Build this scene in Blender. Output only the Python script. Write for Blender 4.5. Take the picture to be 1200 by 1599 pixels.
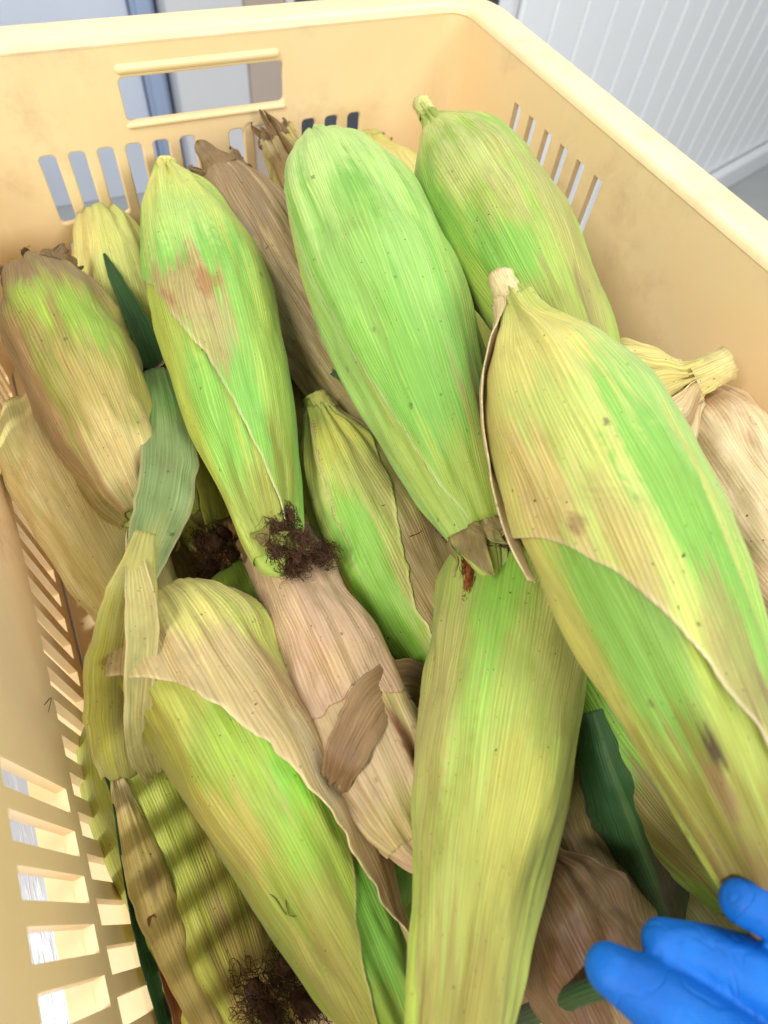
import bpy, bmesh, math, random
import numpy as np
from mathutils import Vector, Matrix

scene = bpy.context.scene
for _o in list(bpy.data.objects):
    bpy.data.objects.remove(_o)
COL = scene.collection

CAM_LOC=(-0.0978,-0.4069,0.3496); CAM_ROT=(0.57011,-0.08967,-0.44879); LENS=14.7278
EARS={
 1:((-0.1121,-0.2808,0.1083),(-0.0858,-0.4622,0.0870),(0.0045,-0.1393,0.9902),0.0253,[(0, 0.546), (0.05, 0.799), (0.12, 0.956), (0.25, 1.0), (0.4, 0.995), (0.55, 0.882), (0.7, 0.701), (0.9, 0.437), (1, 0.323)]),
 2:((-0.1485,-0.2733,0.0324),(-0.1343,-0.4528,0.0188),(0.1321,-0.1330,0.9823),0.0284,[(0, 0.37), (0.05, 0.453), (0.15, 0.823), (0.3, 1.0), (0.45, 0.986), (0.65, 0.865), (0.85, 0.59), (1, 0.309)]),
 3:((-0.0579,-0.4094,0.1112),(-0.0594,-0.2657,0.0971),(-0.1516,-0.2689,0.9512),0.0200,[(0, 0.312), (0.05, 0.562), (0.15, 0.846), (0.3, 0.988), (0.5, 1.0), (0.7, 0.894), (1, 0.753)]),
 4:((-0.0163,-0.2102,0.1153),(-0.0065,-0.3688,0.0699),(-0.2924,-0.3974,0.8698),0.0255,[(0, 0.232), (0.06, 0.314), (0.12, 0.521), (0.25, 0.843), (0.4, 0.992), (0.52, 1.0), (0.7, 0.932), (0.88, 0.712), (1, 0.427)]),
 5:((0.0375,-0.3204,0.1158),(-0.0883,-0.4619,0.1438),(-0.3120,-0.0681,0.9477),0.0310,[(0, 0.585), (0.03, 0.839), (0.07, 0.967), (0.13, 1.0), (0.3, 0.918), (0.48, 0.806), (0.6, 0.695), (0.7, 0.579), (0.8, 0.46), (1, 0.261)]),
 6:((0.0492,-0.2496,0.1909),(0.0072,-0.4715,0.1710),(-0.5844,-0.2152,0.7824),0.0292,[(0, 0.18), (0.05, 0.212), (0.08, 0.291), (0.12, 0.481), (0.2, 0.797), (0.3, 0.976), (0.43, 1.0), (0.55, 0.925), (0.7, 0.743), (0.8, 0.604), (1, 0.33)]),
 7:((-0.0347,-0.0229,0.1352),(-0.0660,-0.2906,0.1207),(-0.1406,-0.7410,0.6566),0.0280,[(0, 0.165), (0.05, 0.302), (0.12, 0.568), (0.22, 0.834), (0.35, 0.996), (0.48, 1.0), (0.6, 0.926), (0.72, 0.792), (0.84, 0.605), (0.94, 0.397), (1, 0.257)]),
 8:((0.0431,-0.0645,0.1612),(0.0015,-0.3346,0.1477),(-0.3885,-0.6710,0.6316),0.0335,[(0, 0.167), (0.04, 0.282), (0.1, 0.552), (0.2, 0.842), (0.32, 0.994), (0.46, 1.0), (0.6, 0.904), (0.72, 0.758), (0.84, 0.565), (0.94, 0.345), (1, 0.155)]),
 9:((0.1088,-0.0699,0.1713),(0.0658,-0.2985,0.1699),(-0.5437,-0.6542,0.5258),0.0280,[(0, 0.156), (0.07, 0.176), (0.12, 0.299), (0.2, 0.605), (0.3, 0.867), (0.42, 0.996), (0.52, 1.0), (0.65, 0.922), (0.8, 0.733), (1, 0.409)]),
 10:((0.0187,-0.2341,0.0850),(-0.0045,-0.0379,0.1346),(-0.2784,-0.7191,0.6366),0.0254,[(0, 0.17), (0.06, 0.209), (0.14, 0.528), (0.3, 0.88), (0.5, 1.0), (0.75, 0.946), (0.9, 0.732), (1, 0.444)]),
 11:((-0.1080,-0.2404,0.1099),(-0.1209,-0.0723,0.1158),(0.0481,-0.7259,0.6861),0.0250,[(0, 0.401), (0.1, 0.684), (0.3, 0.918), (0.5, 1.0), (0.75, 0.981), (0.9, 0.816), (1, 0.555)]),
 12:((-0.1431,-0.1203,0.0677),(-0.1208,-0.2937,0.0733),(0.0989,-0.5795,0.8089),0.0289,[(0, 0.523), (0.04, 0.746), (0.1, 0.92), (0.2, 1.0), (0.4, 0.945), (0.65, 0.79), (0.85, 0.563), (1, 0.368)]),
 13:((-0.0773,-0.0044,0.0950),(-0.0876,-0.2358,0.0662),(-0.0390,-0.7288,0.6836),0.0279,[(0, 0.533), (0.1, 0.783), (0.3, 1.0), (0.6, 0.933), (0.85, 0.658), (0.95, 0.428), (1, 0.253)]),
 14:((0.0035,-0.0610,0.0732),(-0.0256,-0.2435,0.0595),(-0.2221,-0.6519,0.7251),0.0237,[(0, 0.368), (0.05, 0.45), (0.15, 0.82), (0.3, 1.0), (0.45, 0.989), (0.65, 0.872), (0.85, 0.598), (1, 0.315)]),
 16:((-0.0748,-0.2562,0.0524),(-0.0688,-0.4145,0.0758),(-0.0880,-0.2422,0.9662),0.0297,[(0, 0.529), (0.04, 0.754), (0.1, 0.926), (0.2, 1.0), (0.4, 0.932), (0.65, 0.764), (0.85, 0.535), (1, 0.345)]),
 17:((0.1292,-0.2969,0.1665),(0.0577,-0.2728,0.1087),(-0.6158,-0.3931,0.6828),0.0294,[(0, 0.203), (0.08, 0.243), (0.16, 0.585), (0.3, 0.923), (0.6, 1.0), (1, 0.526)]),
 23:((0.1510,-0.2748,0.1299),(0.1016,-0.4399,0.1475),(-0.7189,-0.1592,0.6766),0.0245,[(0, 0.359), (0.1, 0.578), (0.3, 0.97), (0.5, 1.0), (1, 0.483)]),
 18:((0.1373,-0.3032,0.0841),(0.1375,-0.4951,0.0671),(-0.6511,-0.0215,0.7587),0.0366,[(0, 0.522), (0.04, 0.746), (0.1, 0.92), (0.2, 1.0), (0.4, 0.946), (0.65, 0.792), (0.85, 0.564), (1, 0.37)]),
 19:((0.1002,-0.0042,0.1205),(0.1181,-0.2120,0.0328),(-0.4554,-0.6573,0.6005),0.0371,[(0, 0.345), (0.05, 0.426), (0.15, 0.788), (0.3, 0.985), (0.45, 1.0), (0.65, 0.913), (0.85, 0.651), (1, 0.353)]),
 20:((0.0557,-0.3454,0.0762),(0.0486,-0.4755,0.0877),(-0.4886,0.0115,0.8724),0.0317,[(0, 0.373), (0.05, 0.455), (0.15, 0.826), (0.3, 1.0), (0.45, 0.982), (0.65, 0.856), (0.85, 0.58), (1, 0.303)]),
 21:((-0.0163,-0.4236,0.0827),(-0.0194,-0.4977,0.0840),(-0.2823,0.1897,0.9404),0.0218,[(0, 0.363), (0.05, 0.445), (0.15, 0.814), (0.3, 1.0), (0.45, 0.997), (0.65, 0.888), (0.85, 0.616), (1, 0.328)]),
 22:((0.0631,-0.1308,0.0695),(0.0370,-0.0089,0.1369),(-0.3339,-0.7610,0.5563),0.0197,[(0, 0.503), (0.3, 1.0), (0.7, 0.793), (0.9, 0.493), (1, 0.394)]),
 24:((-0.0476,-0.3403,0.0228),(-0.0717,-0.4678,0.0399),(-0.1190,-0.0090,0.9928),0.0280,[(0, 0.375), (0.05, 0.457), (0.15, 0.828), (0.3, 1.0), (0.45, 0.979), (0.65, 0.85), (0.85, 0.574), (1, 0.298)]),
 27:((0.0148,-0.3855,0.0489),(0.0049,-0.4916,0.0499),(-0.3359,0.0986,0.9367),0.0266,[(0, 0.366), (0.05, 0.448), (0.15, 0.818), (0.3, 1.0), (0.45, 0.992), (0.65, 0.878), (0.85, 0.605), (1, 0.32)]),
 28:((0.0545,-0.4343,0.0265),(0.0648,-0.5351,0.0440),(-0.4372,0.2158,0.8731),0.0344,[(0, 0.368), (0.05, 0.45), (0.15, 0.82), (0.3, 1.0), (0.45, 0.99), (0.65, 0.873), (0.85, 0.6), (1, 0.316)]),
 26:((-0.1191,-0.1677,0.0292),(-0.0989,-0.3019,0.0196),(0.0304,-0.4675,0.8834),0.0267,[(0, 0.36), (0.05, 0.442), (0.15, 0.811), (0.3, 1.0), (0.45, 1.0), (0.65, 0.895), (0.85, 0.625), (1, 0.333)]),
}
RIBBONS={
 'blade':[(-0.0855, -0.0659, 0.1177, 0.0011), (-0.0846, -0.0867, 0.1172, 0.0063), (-0.0825, -0.1106, 0.1145, 0.0096), (-0.0813, -0.1332, 0.1111, 0.0121), (-0.0818, -0.1518, 0.1082, 0.0138)],
 'sheath':[(-0.0818, -0.161, 0.1154, 0.0147), (-0.0847, -0.1921, 0.1237, 0.0207), (-0.0899, -0.2224, 0.1285, 0.0232), (-0.0981, -0.247, 0.1321, 0.0229), (-0.108, -0.267, 0.1343, 0.0172), (-0.1154, -0.2829, 0.1366, 0.0108), (-0.1185, -0.2922, 0.141, 0.0081)],
 'sheath_end':[(-0.1088, -0.272, 0.1473, 0.007), (-0.1157, -0.2847, 0.145, 0.0126), (-0.1239, -0.2941, 0.1333, 0.0201), (-0.1345, -0.305, 0.1127, 0.0248), (-0.1412, -0.3158, 0.0981, 0.0244), (-0.1466, -0.3234, 0.0806, 0.0213), (-0.1511, -0.3271, 0.0602, 0.0177)],
 'sheath_fold':[(-0.1146, -0.2604, 0.1331, 0.003), (-0.1154, -0.2823, 0.1455, 0.0068), (-0.1185, -0.3008, 0.1426, 0.0105), (-0.1256, -0.3151, 0.1298, 0.0102), (-0.1328, -0.3269, 0.1152, 0.0091), (-0.1368, -0.3321, 0.0936, 0.0106), (-0.1399, -0.3332, 0.065, 0.0074)],
 'yellow_strip':[(-0.1547, -0.3232, 0.0588, 0.0038), (-0.1541, -0.3384, 0.0588, 0.0095), (-0.1536, -0.3564, 0.0563, 0.0139), (-0.1531, -0.3736, 0.0533, 0.0156), (-0.152, -0.3904, 0.0497, 0.0138), (-0.15, -0.4095, 0.0444, 0.0107), (-0.1467, -0.431, 0.0372, 0.0087)],
 'green_strip':[(-0.1601, -0.3184, 0.0542, 0.0008), (-0.1572, -0.3317, 0.0588, 0.0021), (-0.1584, -0.3491, 0.0562, 0.0034), (-0.1605, -0.3675, 0.0493, 0.0051), (-0.1615, -0.3862, 0.0393, 0.0087), (-0.1627, -0.4049, 0.0257, 0.0103), (-0.1654, -0.4264, 0.0067, 0.0105)],
 'brown_strip':[(-0.1555, -0.3795, 0.0538, 0.003), (-0.1557, -0.3957, 0.0433, 0.0075), (-0.1571, -0.4144, 0.0263, 0.0102), (-0.1605, -0.4314, 0.0049, 0.0106)],
 'dark_leaf':[(0.0261, -0.3911, 0.1058, 0.0127), (0.0224, -0.4096, 0.1013, 0.0236), (0.0225, -0.4306, 0.0913, 0.0296), (0.0248, -0.4523, 0.0762, 0.0275), (0.0292, -0.4733, 0.0569, 0.0181)],
 'rolled_leaf':[(-0.0373, -0.4792, 0.0097, 0.0072), (-0.0376, -0.4681, 0.0688, 0.0069), (-0.0344, -0.4616, 0.1061, 0.0065), (-0.028, -0.4606, 0.1209, 0.0058), (-0.0139, -0.4663, 0.1142, 0.0052)],
 'torn':[(-0.025, -0.3525, 0.0884, 0.0173), (-0.0398, -0.3522, 0.1146, 0.0176), (-0.0546, -0.3566, 0.1291, 0.0176), (-0.0666, -0.3653, 0.1331, 0.0154), (-0.0741, -0.3714, 0.1311, 0.013), (-0.0786, -0.3755, 0.1221, 0.0095)],
 'bit':[(-0.0048, -0.1856, 0.1138, 0.0013), (-0.0006, -0.1912, 0.1138, 0.003), (-0.0124, -0.2296, 0.1493, 0.0022)],
}
STRANDS=[
 [(-0.1004, -0.3903, 0.1182), (-0.1015, -0.395, 0.1162), (-0.1047, -0.3982, 0.114), (-0.1056, -0.4031, 0.1116), (-0.1028, -0.4048, 0.1121)],
 [(-0.1102, -0.3936, 0.112), (-0.108, -0.397, 0.1122), (-0.107, -0.4009, 0.1112), (-0.1064, -0.4027, 0.1108)],
 [(0.0245, -0.3692, 0.2086), (0.0214, -0.3699, 0.2081), (0.019, -0.371, 0.2074), (0.0177, -0.3723, 0.2069)],
 [(-0.0264, -0.2582, 0.1218), (-0.025, -0.2607, 0.1223), (-0.0224, -0.2612, 0.1235)],
 [(-0.0156, -0.2808, 0.1224), (-0.012, -0.2809, 0.1225), (-0.0083, -0.2798, 0.1223)],
 [(-0.0095, -0.2972, 0.118), (-0.0044, -0.2967, 0.1171), (-0.0017, -0.2953, 0.1164)],
 [(-0.0042, -0.3071, 0.1618), (-0.0025, -0.3065, 0.1633)],
 [(-0.0088, -0.3088, 0.1539), (-0.0089, -0.3112, 0.1492), (0.0045, -0.2966, 0.1121)],
 [(0.0069, -0.2992, 0.1092), (-0.0081, -0.3182, 0.1482)],
 [(-0.0465, -0.3221, 0.118), (-0.0438, -0.3208, 0.1146), (-0.035, -0.3107, 0.0877)],
 [(-0.0588, -0.3187, 0.1223), (-0.0584, -0.321, 0.1227)],
 [(-0.0415, -0.1954, 0.148), (-0.0403, -0.1978, 0.1466)],
 [(-0.1025, -0.405, 0.1122), (-0.103, -0.4019, 0.1132)],
 [(-0.1677, -0.2955, 0.0882), (-0.1677, -0.2894, 0.0777), (-0.1677, -0.2979, 0.0852)],
 [(-0.0527, -0.301, 0.1179), (-0.0615, -0.3021, 0.1211), (-0.068, -0.2979, 0.1201), (-0.0731, -0.2942, 0.1115)],
 [(-0.0093, -0.2766, 0.1231), (-0.0015, -0.269, 0.1212), (-0.0093, -0.2907, 0.1596)],
 [(-0.0825, -0.329, 0.115), (-0.0775, -0.3161, 0.0899)],
 [(-0.0342, -0.3003, 0.1019), (-0.0325, -0.305, 0.103)],
 [(-0.0464, -0.4081, 0.1545), (-0.046, -0.4101, 0.1548)],
 [(0.109, -0.3165, 0.1551), (0.1127, -0.3207, 0.1496), (0.1169, -0.3187, 0.1498), (0.1198, -0.3154, 0.1525)],
]
HAND={
 'index':[(-0.0393, -0.4472, 0.1701), (-0.0321, -0.4573, 0.1701), (-0.0234, -0.4716, 0.1709), (-0.0093, -0.4984, 0.1675)],
 'middle':[(-0.0231, -0.4493, 0.1688), (-0.013, -0.4585, 0.1698), (-0.003, -0.47, 0.1708), (0.0137, -0.4967, 0.1683)],
 'ring':[(-0.0044, -0.449, 0.1793), (0.0045, -0.4578, 0.1801), (0.015, -0.47, 0.1785), (0.0337, -0.4964, 0.1733)],
 'little':[(0.05, -0.4702, 0.142), (0.056, -0.4813, 0.1454), (0.0617, -0.4908, 0.1495), (0.0714, -0.5093, 0.156)],
 'thumb':[(-0.0386, -0.4806, 0.1522), (-0.0282, -0.4921, 0.1545), (-0.014, -0.5078, 0.1535), (0.0094, -0.5316, 0.1455)],
 'wrist':[(0.0643, -0.5685, 0.1239), (0.1179, -0.6516, 0.0803)],
}
SILKS={
 'a':(-0.1204, -0.4177, 0.055),
 'b':(-0.0941, -0.2672, 0.06),
 'c':(-0.0892, -0.2463, 0.06),
 'd':(-0.0595, -0.2856, 0.11),
}

# ---------------------------------------------------------------- camera, world, lamps, exposure
cam_d = bpy.data.cameras.new('camera')
cam = bpy.data.objects.new('camera', cam_d)
COL.objects.link(cam)
cam.location = CAM_LOC
cam.rotation_euler = CAM_ROT
cam_d.sensor_fit = 'VERTICAL'
cam_d.sensor_height = 24.0
cam_d.lens = LENS
cam_d.clip_start = 0.01
cam_d.clip_end = 60
cam_d.dof.use_dof = True
cam_d.dof.focus_distance = 0.27
cam_d.dof.aperture_fstop = 7.5
scene.camera = cam

world = bpy.data.worlds.new('World')
scene.world = world
world.use_nodes = True
bg = world.node_tree.nodes['Background']
bg.inputs[0].default_value = (0.93, 0.97, 1.0, 1)
bg.inputs[1].default_value = 0.42

def area(name, loc, target, sx, sy, power, color, roll=0):
    d = bpy.data.lights.new(name, 'AREA')
    d.shape = 'RECTANGLE'
    d.size = sx
    d.size_y = sy
    d.energy = power
    d.color = color
    o = bpy.data.objects.new(name, d)
    COL.objects.link(o)
    o.location = loc
    q = (Vector(target) - Vector(loc)).to_track_quat('-Z', 'Y')
    o.rotation_euler = (q.to_matrix().to_4x4() @ Matrix.Rotation(roll, 4, 'Z')).to_euler()
    return o

# fluorescent tube lamp to the left (its light falls through the slots), ceiling lamp behind right, low front fill added to brighten the crate's back wall
area('tube_lamp', (-1.55, -0.72, 2.0), (-0.05, -0.25, 0.05), 0.2, 1.1, 54, (1.0, 0.97, 0.93), math.radians(0))
area('ceiling_lamp', (0.95, 0.35, 1.9), (0.0, -0.15, 0.12), 1.3, 0.8, 28, (0.95, 0.98, 1.0))
area('front_fill', (0.45, -2.3, 1.32), (0.05, 0.0, 0.1), 1.2, 0.5, 44, (0.97, 0.99, 1.0))

scene.view_settings.view_transform = 'Standard'
scene.view_settings.look = 'None'
scene.view_settings.gamma = 1.0
scene.view_settings.exposure = -0.1
scene.view_settings.use_curve_mapping = False
scene.render.engine = 'CYCLES'
scene.cycles.max_bounces = 8
scene.cycles.diffuse_bounces = 5
scene.cycles.use_denoising = True

# ---------------------------------------------------------------- helpers
def lin(c):
    return tuple(((v / 255.0) / 12.92 if v / 255.0 <= 0.04045 else ((v / 255.0 + 0.055) / 1.055) ** 2.4) for v in c)

def tag(o, label=None, cat=None, group=None, kind=None):
    if label: o['label'] = label
    if cat: o['category'] = cat
    if group: o['group'] = group
    if kind: o['kind'] = kind
    return o

def empty(name, loc):
    o = bpy.data.objects.new(name, None)
    o.empty_display_size = 0.02
    COL.objects.link(o)
    o.location = loc
    return o

def link(name, me, mat, parent=None, smooth=True):
    o = bpy.data.objects.new(name, me)
    COL.objects.link(o)
    if mat: me.materials.append(mat)
    if smooth:
        me.polygons.foreach_set('use_smooth', [True] * len(me.polygons))
    if parent:
        o.parent = parent
        o.matrix_parent_inverse = Matrix.Translation(-parent.location) if parent.parent is None else Matrix.Identity(4)
        if parent.parent is not None:
            o.matrix_parent_inverse = Matrix.Identity(4)
    return o

def mesh_from(name, verts, faces, uv=None, colr=None):
    me = bpy.data.meshes.new(name)
    me.from_pydata([tuple(v) for v in verts], [], [tuple(f) for f in faces])
    if uv is not None:
        layer = me.uv_layers.new(name='UVMap')
        idx = np.empty(len(me.loops), dtype=np.int32)
        me.loops.foreach_get('vertex_index', idx)
        layer.data.foreach_set('uv', np.asarray(uv, dtype=np.float32)[idx].ravel())
    if colr is not None:
        ca = me.color_attributes.new('Col', 'FLOAT_COLOR', 'POINT')
        ca.data.foreach_set('color', np.asarray(colr, dtype=np.float32).ravel())
    me.update()
    return me

def bm_mesh(name, bm):
    me = bpy.data.meshes.new(name)
    bm.to_mesh(me)
    bm.free()
    return me

class Noise1:
    """smooth 2-D value noise on a random grid"""
    def __init__(self, seed, n=64):
        self.g = np.random.RandomState(seed).rand(n, n)
        self.n = n
    def __call__(self, x, y):
        x = np.asarray(x, float); y = np.asarray(y, float)
        xi = np.floor(x).astype(int); yi = np.floor(y).astype(int)
        fx = x - xi; fy = y - yi
        fx = fx * fx * (3 - 2 * fx); fy = fy * fy * (3 - 2 * fy)
        n = self.n; g = self.g
        a = g[xi % n, yi % n]; b = g[(xi + 1) % n, yi % n]; c = g[xi % n, (yi + 1) % n]; d = g[(xi + 1) % n, (yi + 1) % n]
        return (a * (1 - fx) + b * fx) * (1 - fy) + (c * (1 - fx) + d * fx) * fy

def pch(P, u):
    """smooth interpolation through control points"""
    xs = np.array([p[0] for p in P], float); ys = np.array([p[1] for p in P], float)
    if len(xs) < 3: return np.interp(u, xs, ys)
    h = np.diff(xs); dl = np.diff(ys) / h
    m = np.zeros_like(ys)
    m[0] = dl[0]; m[-1] = dl[-1]
    for i in range(1, len(xs) - 1):
        m[i] = 0 if dl[i - 1] * dl[i] <= 0 else 2 * dl[i - 1] * dl[i] / (dl[i - 1] + dl[i])
    u = np.clip(u, xs[0], xs[-1])
    k = np.clip(np.searchsorted(xs, u) - 1, 0, len(xs) - 2)
    t = (u - xs[k]) / h[k]
    return ((2 * t**3 - 3 * t**2 + 1) * ys[k] + (t**3 - 2 * t**2 + t) * h[k] * m[k] + (-2 * t**3 + 3 * t**2) * ys[k + 1] + (t**3 - t**2) * h[k] * m[k + 1])

def spline(pts, n):
    """Catmull-Rom through rows of any width"""
    P = np.array(pts, float)
    P = np.vstack([2 * P[0] - P[1], P, 2 * P[-1] - P[-2]])
    out = []
    m = len(P) - 3
    for t in np.linspace(0, m - 1e-6, n):
        i = int(t); f = t - i
        a, b, c, d = P[i:i + 4]
        out.append(0.5 * (2 * b + (c - a) * f + (2 * a - 5 * b + 4 * c - d) * f * f + (3 * b - a - 3 * c + d) * f**3))
    return np.array(out)

def sstep(a, b, x):
    t = np.clip((x - a) / (b - a), 0, 1)
    return t * t * (3 - 2 * t)

# ---------------------------------------------------------------- materials
def newmat(name):
    m = bpy.data.materials.new(name)
    m.use_nodes = True
    nt = m.node_tree
    b = nt.nodes['Principled BSDF']
    return m, nt, b, nt.nodes, nt.links

def nd(nt, t, **kw):
    n = nt.nodes.new(t)
    for k, v in kw.items():
        if k.startswith('i_'):
            n.inputs[k[2:].replace('_', ' ')].default_value = v
        else:
            setattr(n, k, v)
    return n

def math_n(nt, op, a, b=None, clamp=False):
    n = nt.nodes.new('ShaderNodeMath')
    n.operation = op
    n.use_clamp = clamp
    for i, v in enumerate((a, b)):
        if v is None: continue
        if isinstance(v, (int, float)): n.inputs[i].default_value = v
        else: nt.links.new(v, n.inputs[i])
    return n.outputs[0]

def mapr(nt, v, a, b, c, d):
    n = nt.nodes.new('ShaderNodeMapRange')
    nt.links.new(v, n.inputs[0])
    for i, x in enumerate((a, b, c, d)): n.inputs[i + 1].default_value = x
    return n.outputs[0]

def mixc(nt, fac, a, b, mode='MIX'):
    n = nt.nodes.new('ShaderNodeMix')
    n.data_type = 'RGBA'
    n.blend_type = mode
    if isinstance(fac, (int, float)): n.inputs[0].default_value = fac
    else: nt.links.new(fac, n.inputs[0])
    for i, v in ((6, a), (7, b)):
        if isinstance(v, tuple): n.inputs[i].default_value = (*v, 1) if len(v) == 3 else v
        else: nt.links.new(v, n.inputs[i])
    return n.outputs[2]

def husk_material(name, rib=1.0, translucent=0.0):
    m, nt, b, N, L = newmat(name)
    at = nd(nt, 'ShaderNodeAttribute', attribute_name='Col')
    uv = nd(nt, 'ShaderNodeUVMap')
    oi = nd(nt, 'ShaderNodeObjectInfo')
    rnd = math_n(nt, 'MULTIPLY', oi.outputs['Random'], 137.0)
    off = nd(nt, 'ShaderNodeCombineXYZ')
    L.new(rnd, off.inputs[2])
    base = nd(nt, 'ShaderNodeVectorMath', operation='ADD')
    L.new(uv.outputs[0], base.inputs[0]); L.new(off.outputs[0], base.inputs[1])
    def mp(sx, sy):
        k = nd(nt, 'ShaderNodeMapping')
        k.inputs['Scale'].default_value = (sx, sy, 1)
        L.new(base.outputs[0], k.inputs['Vector'])
        return k.outputs[0]
    # ribs: uv.x is millimetres across, uv.y millimetres along the husk
    warp = nd(nt, 'ShaderNodeTexNoise', noise_dimensions='3D', i_Scale=1.0, i_Detail=2.0)
    L.new(mp(0.12, 0.012), warp.inputs['Vector'])
    sep = nd(nt, 'ShaderNodeSeparateXYZ'); L.new(base.outputs[0], sep.inputs[0])
    wv = math_n(nt, 'ADD', math_n(nt, 'MULTIPLY', sep.outputs[0], 6.2832 / 1.4), math_n(nt, 'MULTIPLY', warp.outputs['Fac'], 30.0))
    ribs = math_n(nt, 'MULTIPLY_ADD', math_n(nt, 'SINE', wv), 0.5); ribs.node.inputs[2].default_value = 0.5
    veins = math_n(nt, 'POWER', ribs, 5.0)
    st = nd(nt, 'ShaderNodeTexNoise', noise_dimensions='3D', i_Scale=1.0, i_Detail=4.0, i_Roughness=0.62)
    L.new(mp(1.6, 0.03), st.inputs['Vector'])
    st2 = nd(nt, 'ShaderNodeTexNoise', noise_dimensions='3D', i_Scale=1.0, i_Detail=3.0, i_Roughness=0.6)
    L.new(mp(0.26, 0.012), st2.inputs['Vector'])
    mot = nd(nt, 'ShaderNodeTexNoise', noise_dimensions='3D', i_Scale=1.0, i_Detail=5.0, i_Roughness=0.65)
    L.new(mp(0.07, 0.035), mot.inputs['Vector'])
    amp = mapr(nt, mot.outputs['Fac'], 0.35, 0.65, 0.25, 1.0)          # veins come and go
    dry = at.outputs['Alpha']
    vm = math_n(nt, 'MULTIPLY', math_n(nt, 'MULTIPLY', veins, amp), mapr(nt, st2.outputs['Fac'], 0.35, 0.6, 0.2, 1.0))
    c = at.outputs['Color']
    # broad mottling: yellower / browner
    warmc = mixc(nt, 1.0, c, (1.10, 0.98, 0.80), 'MULTIPLY')
    c = mixc(nt, mapr(nt, mot.outputs['Fac'], 0.42, 0.68, 0.0, 0.35), c, warmc)
    # dark and light streaks along the fibres
    k = mapr(nt, st.outputs['Fac'], 0.28, 0.72, 0.66, 1.22)
    comb = nd(nt, 'ShaderNodeCombineXYZ')
    for i in range(3): L.new(k, comb.inputs[i])
    kk = mapr(nt, dry, 0.0, 1.0, 0.55, 1.0)
    c = mixc(nt, kk, c, mixc(nt, 1.0, c, comb.outputs[0], 'MULTIPLY'))
    # pale veins
    pale = mixc(nt, 1.0, mixc(nt, 1.0, c, (1.32, 1.26, 1.22), 'MULTIPLY'), (0.045, 0.04, 0.022), 'ADD')
    c = mixc(nt, math_n(nt, 'MULTIPLY', vm, 0.95 * rib), c, pale)
    # furrows, browner where dry
    fur = math_n(nt, 'POWER', math_n(nt, 'SUBTRACT', 1.0, ribs), 3.0)
    c = mixc(nt, math_n(nt, 'MULTIPLY', fur, mapr(nt, dry, 0, 1, 0.06 * rib, 0.24 * rib)), c, mixc(nt, 1.0, c, (0.62, 0.55, 0.45), 'MULTIPLY'))
    # rust blotches
    bl = nd(nt, 'ShaderNodeTexNoise', noise_dimensions='3D', i_Scale=1.0, i_Detail=6.0, i_Roughness=0.7)
    L.new(mp(0.06, 0.032), bl.inputs['Vector'])
    c = mixc(nt, mapr(nt, bl.outputs['Fac'], 0.56, 0.74, 0.0, 0.42), c, mixc(nt, 1.0, c, (0.66, 0.5, 0.36), 'MULTIPLY'))
    # dirt film rubbed along the husk
    df = nd(nt, 'ShaderNodeTexNoise', noise_dimensions='3D', i_Scale=1.0, i_Detail=8.0, i_Roughness=0.72)
    L.new(mp(0.11, 0.045), df.inputs['Vector'])
    dm = math_n(nt, 'MULTIPLY', mapr(nt, df.outputs['Fac'], 0.5, 0.68, 0.0, 0.58), mapr(nt, st.outputs['Fac'], 0.35, 0.6, 0.35, 1.0))
    dm = math_n(nt, 'MULTIPLY', dm, mapr(nt, dry, 0.0, 0.8, 0.3, 1.0))
    c = mixc(nt, dm, c, mixc(nt, 0.55, mixc(nt, 1.0, c, (0.72, 0.58, 0.44), 'MULTIPLY'), (0.20, 0.13, 0.065)))
    # crumbs of soil: irregular crisp specks
    cr = nd(nt, 'ShaderNodeTexNoise', noise_dimensions='3D', i_Scale=1.0, i_Detail=2.0, i_Roughness=0.55)
    L.new(mp(0.62, 0.5), cr.inputs['Vector'])
    cm = math_n(nt, 'MULTIPLY', mapr(nt, cr.outputs['Fac'], 0.715, 0.745, 0.0, 0.9), mapr(nt, bl.outputs['Fac'], 0.4, 0.52, 0.0, 1.0))
    c = mixc(nt, cm, c, (0.045, 0.028, 0.014))
    # specks of dirt
    for sc, th, de in ((0.14, 0.11, 0.85), (0.33, 0.15, 0.55), (0.06, 0.09, 0.85)):
        vo = nd(nt, 'ShaderNodeTexVoronoi', voronoi_dimensions='3D', feature='F1')
        vo.inputs['Scale'].default_value = 1.0
        wob = nd(nt, 'ShaderNodeVectorMath', operation='ADD')
        wn = nd(nt, 'ShaderNodeTexNoise', i_Scale=1.0, i_Detail=2.0)
        L.new(mp(0.9, 0.7), wn.inputs['Vector'])
        wsc = nd(nt, 'ShaderNodeVectorMath', operation='SCALE'); wsc.inputs['Scale'].default_value = 0.14
        L.new(wn.outputs['Color'], wsc.inputs[0])
        L.new(mp(sc, sc * 0.8), wob.inputs[0]); L.new(wsc.outputs[0], wob.inputs[1])
        L.new(wob.outputs[0], vo.inputs['Vector'])
        pick = nd(nt, 'ShaderNodeSeparateColor'); L.new(vo.outputs['Color'], pick.inputs[0])
        sm = math_n(nt, 'MULTIPLY', mapr(nt, vo.outputs['Distance'], th * 0.5, th, de, 0.0), math_n(nt, 'MULTIPLY', mapr(nt, pick.outputs[0], 0.5, 0.75, 0, 1), mapr(nt, mot.outputs['Fac'], 0.42, 0.58, 0.15, 1)))
        c = mixc(nt, sm, c, mixc(nt, 0.75, c, (0.05, 0.03, 0.015)))
    L.new(c, b.inputs['Base Color'])
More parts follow.
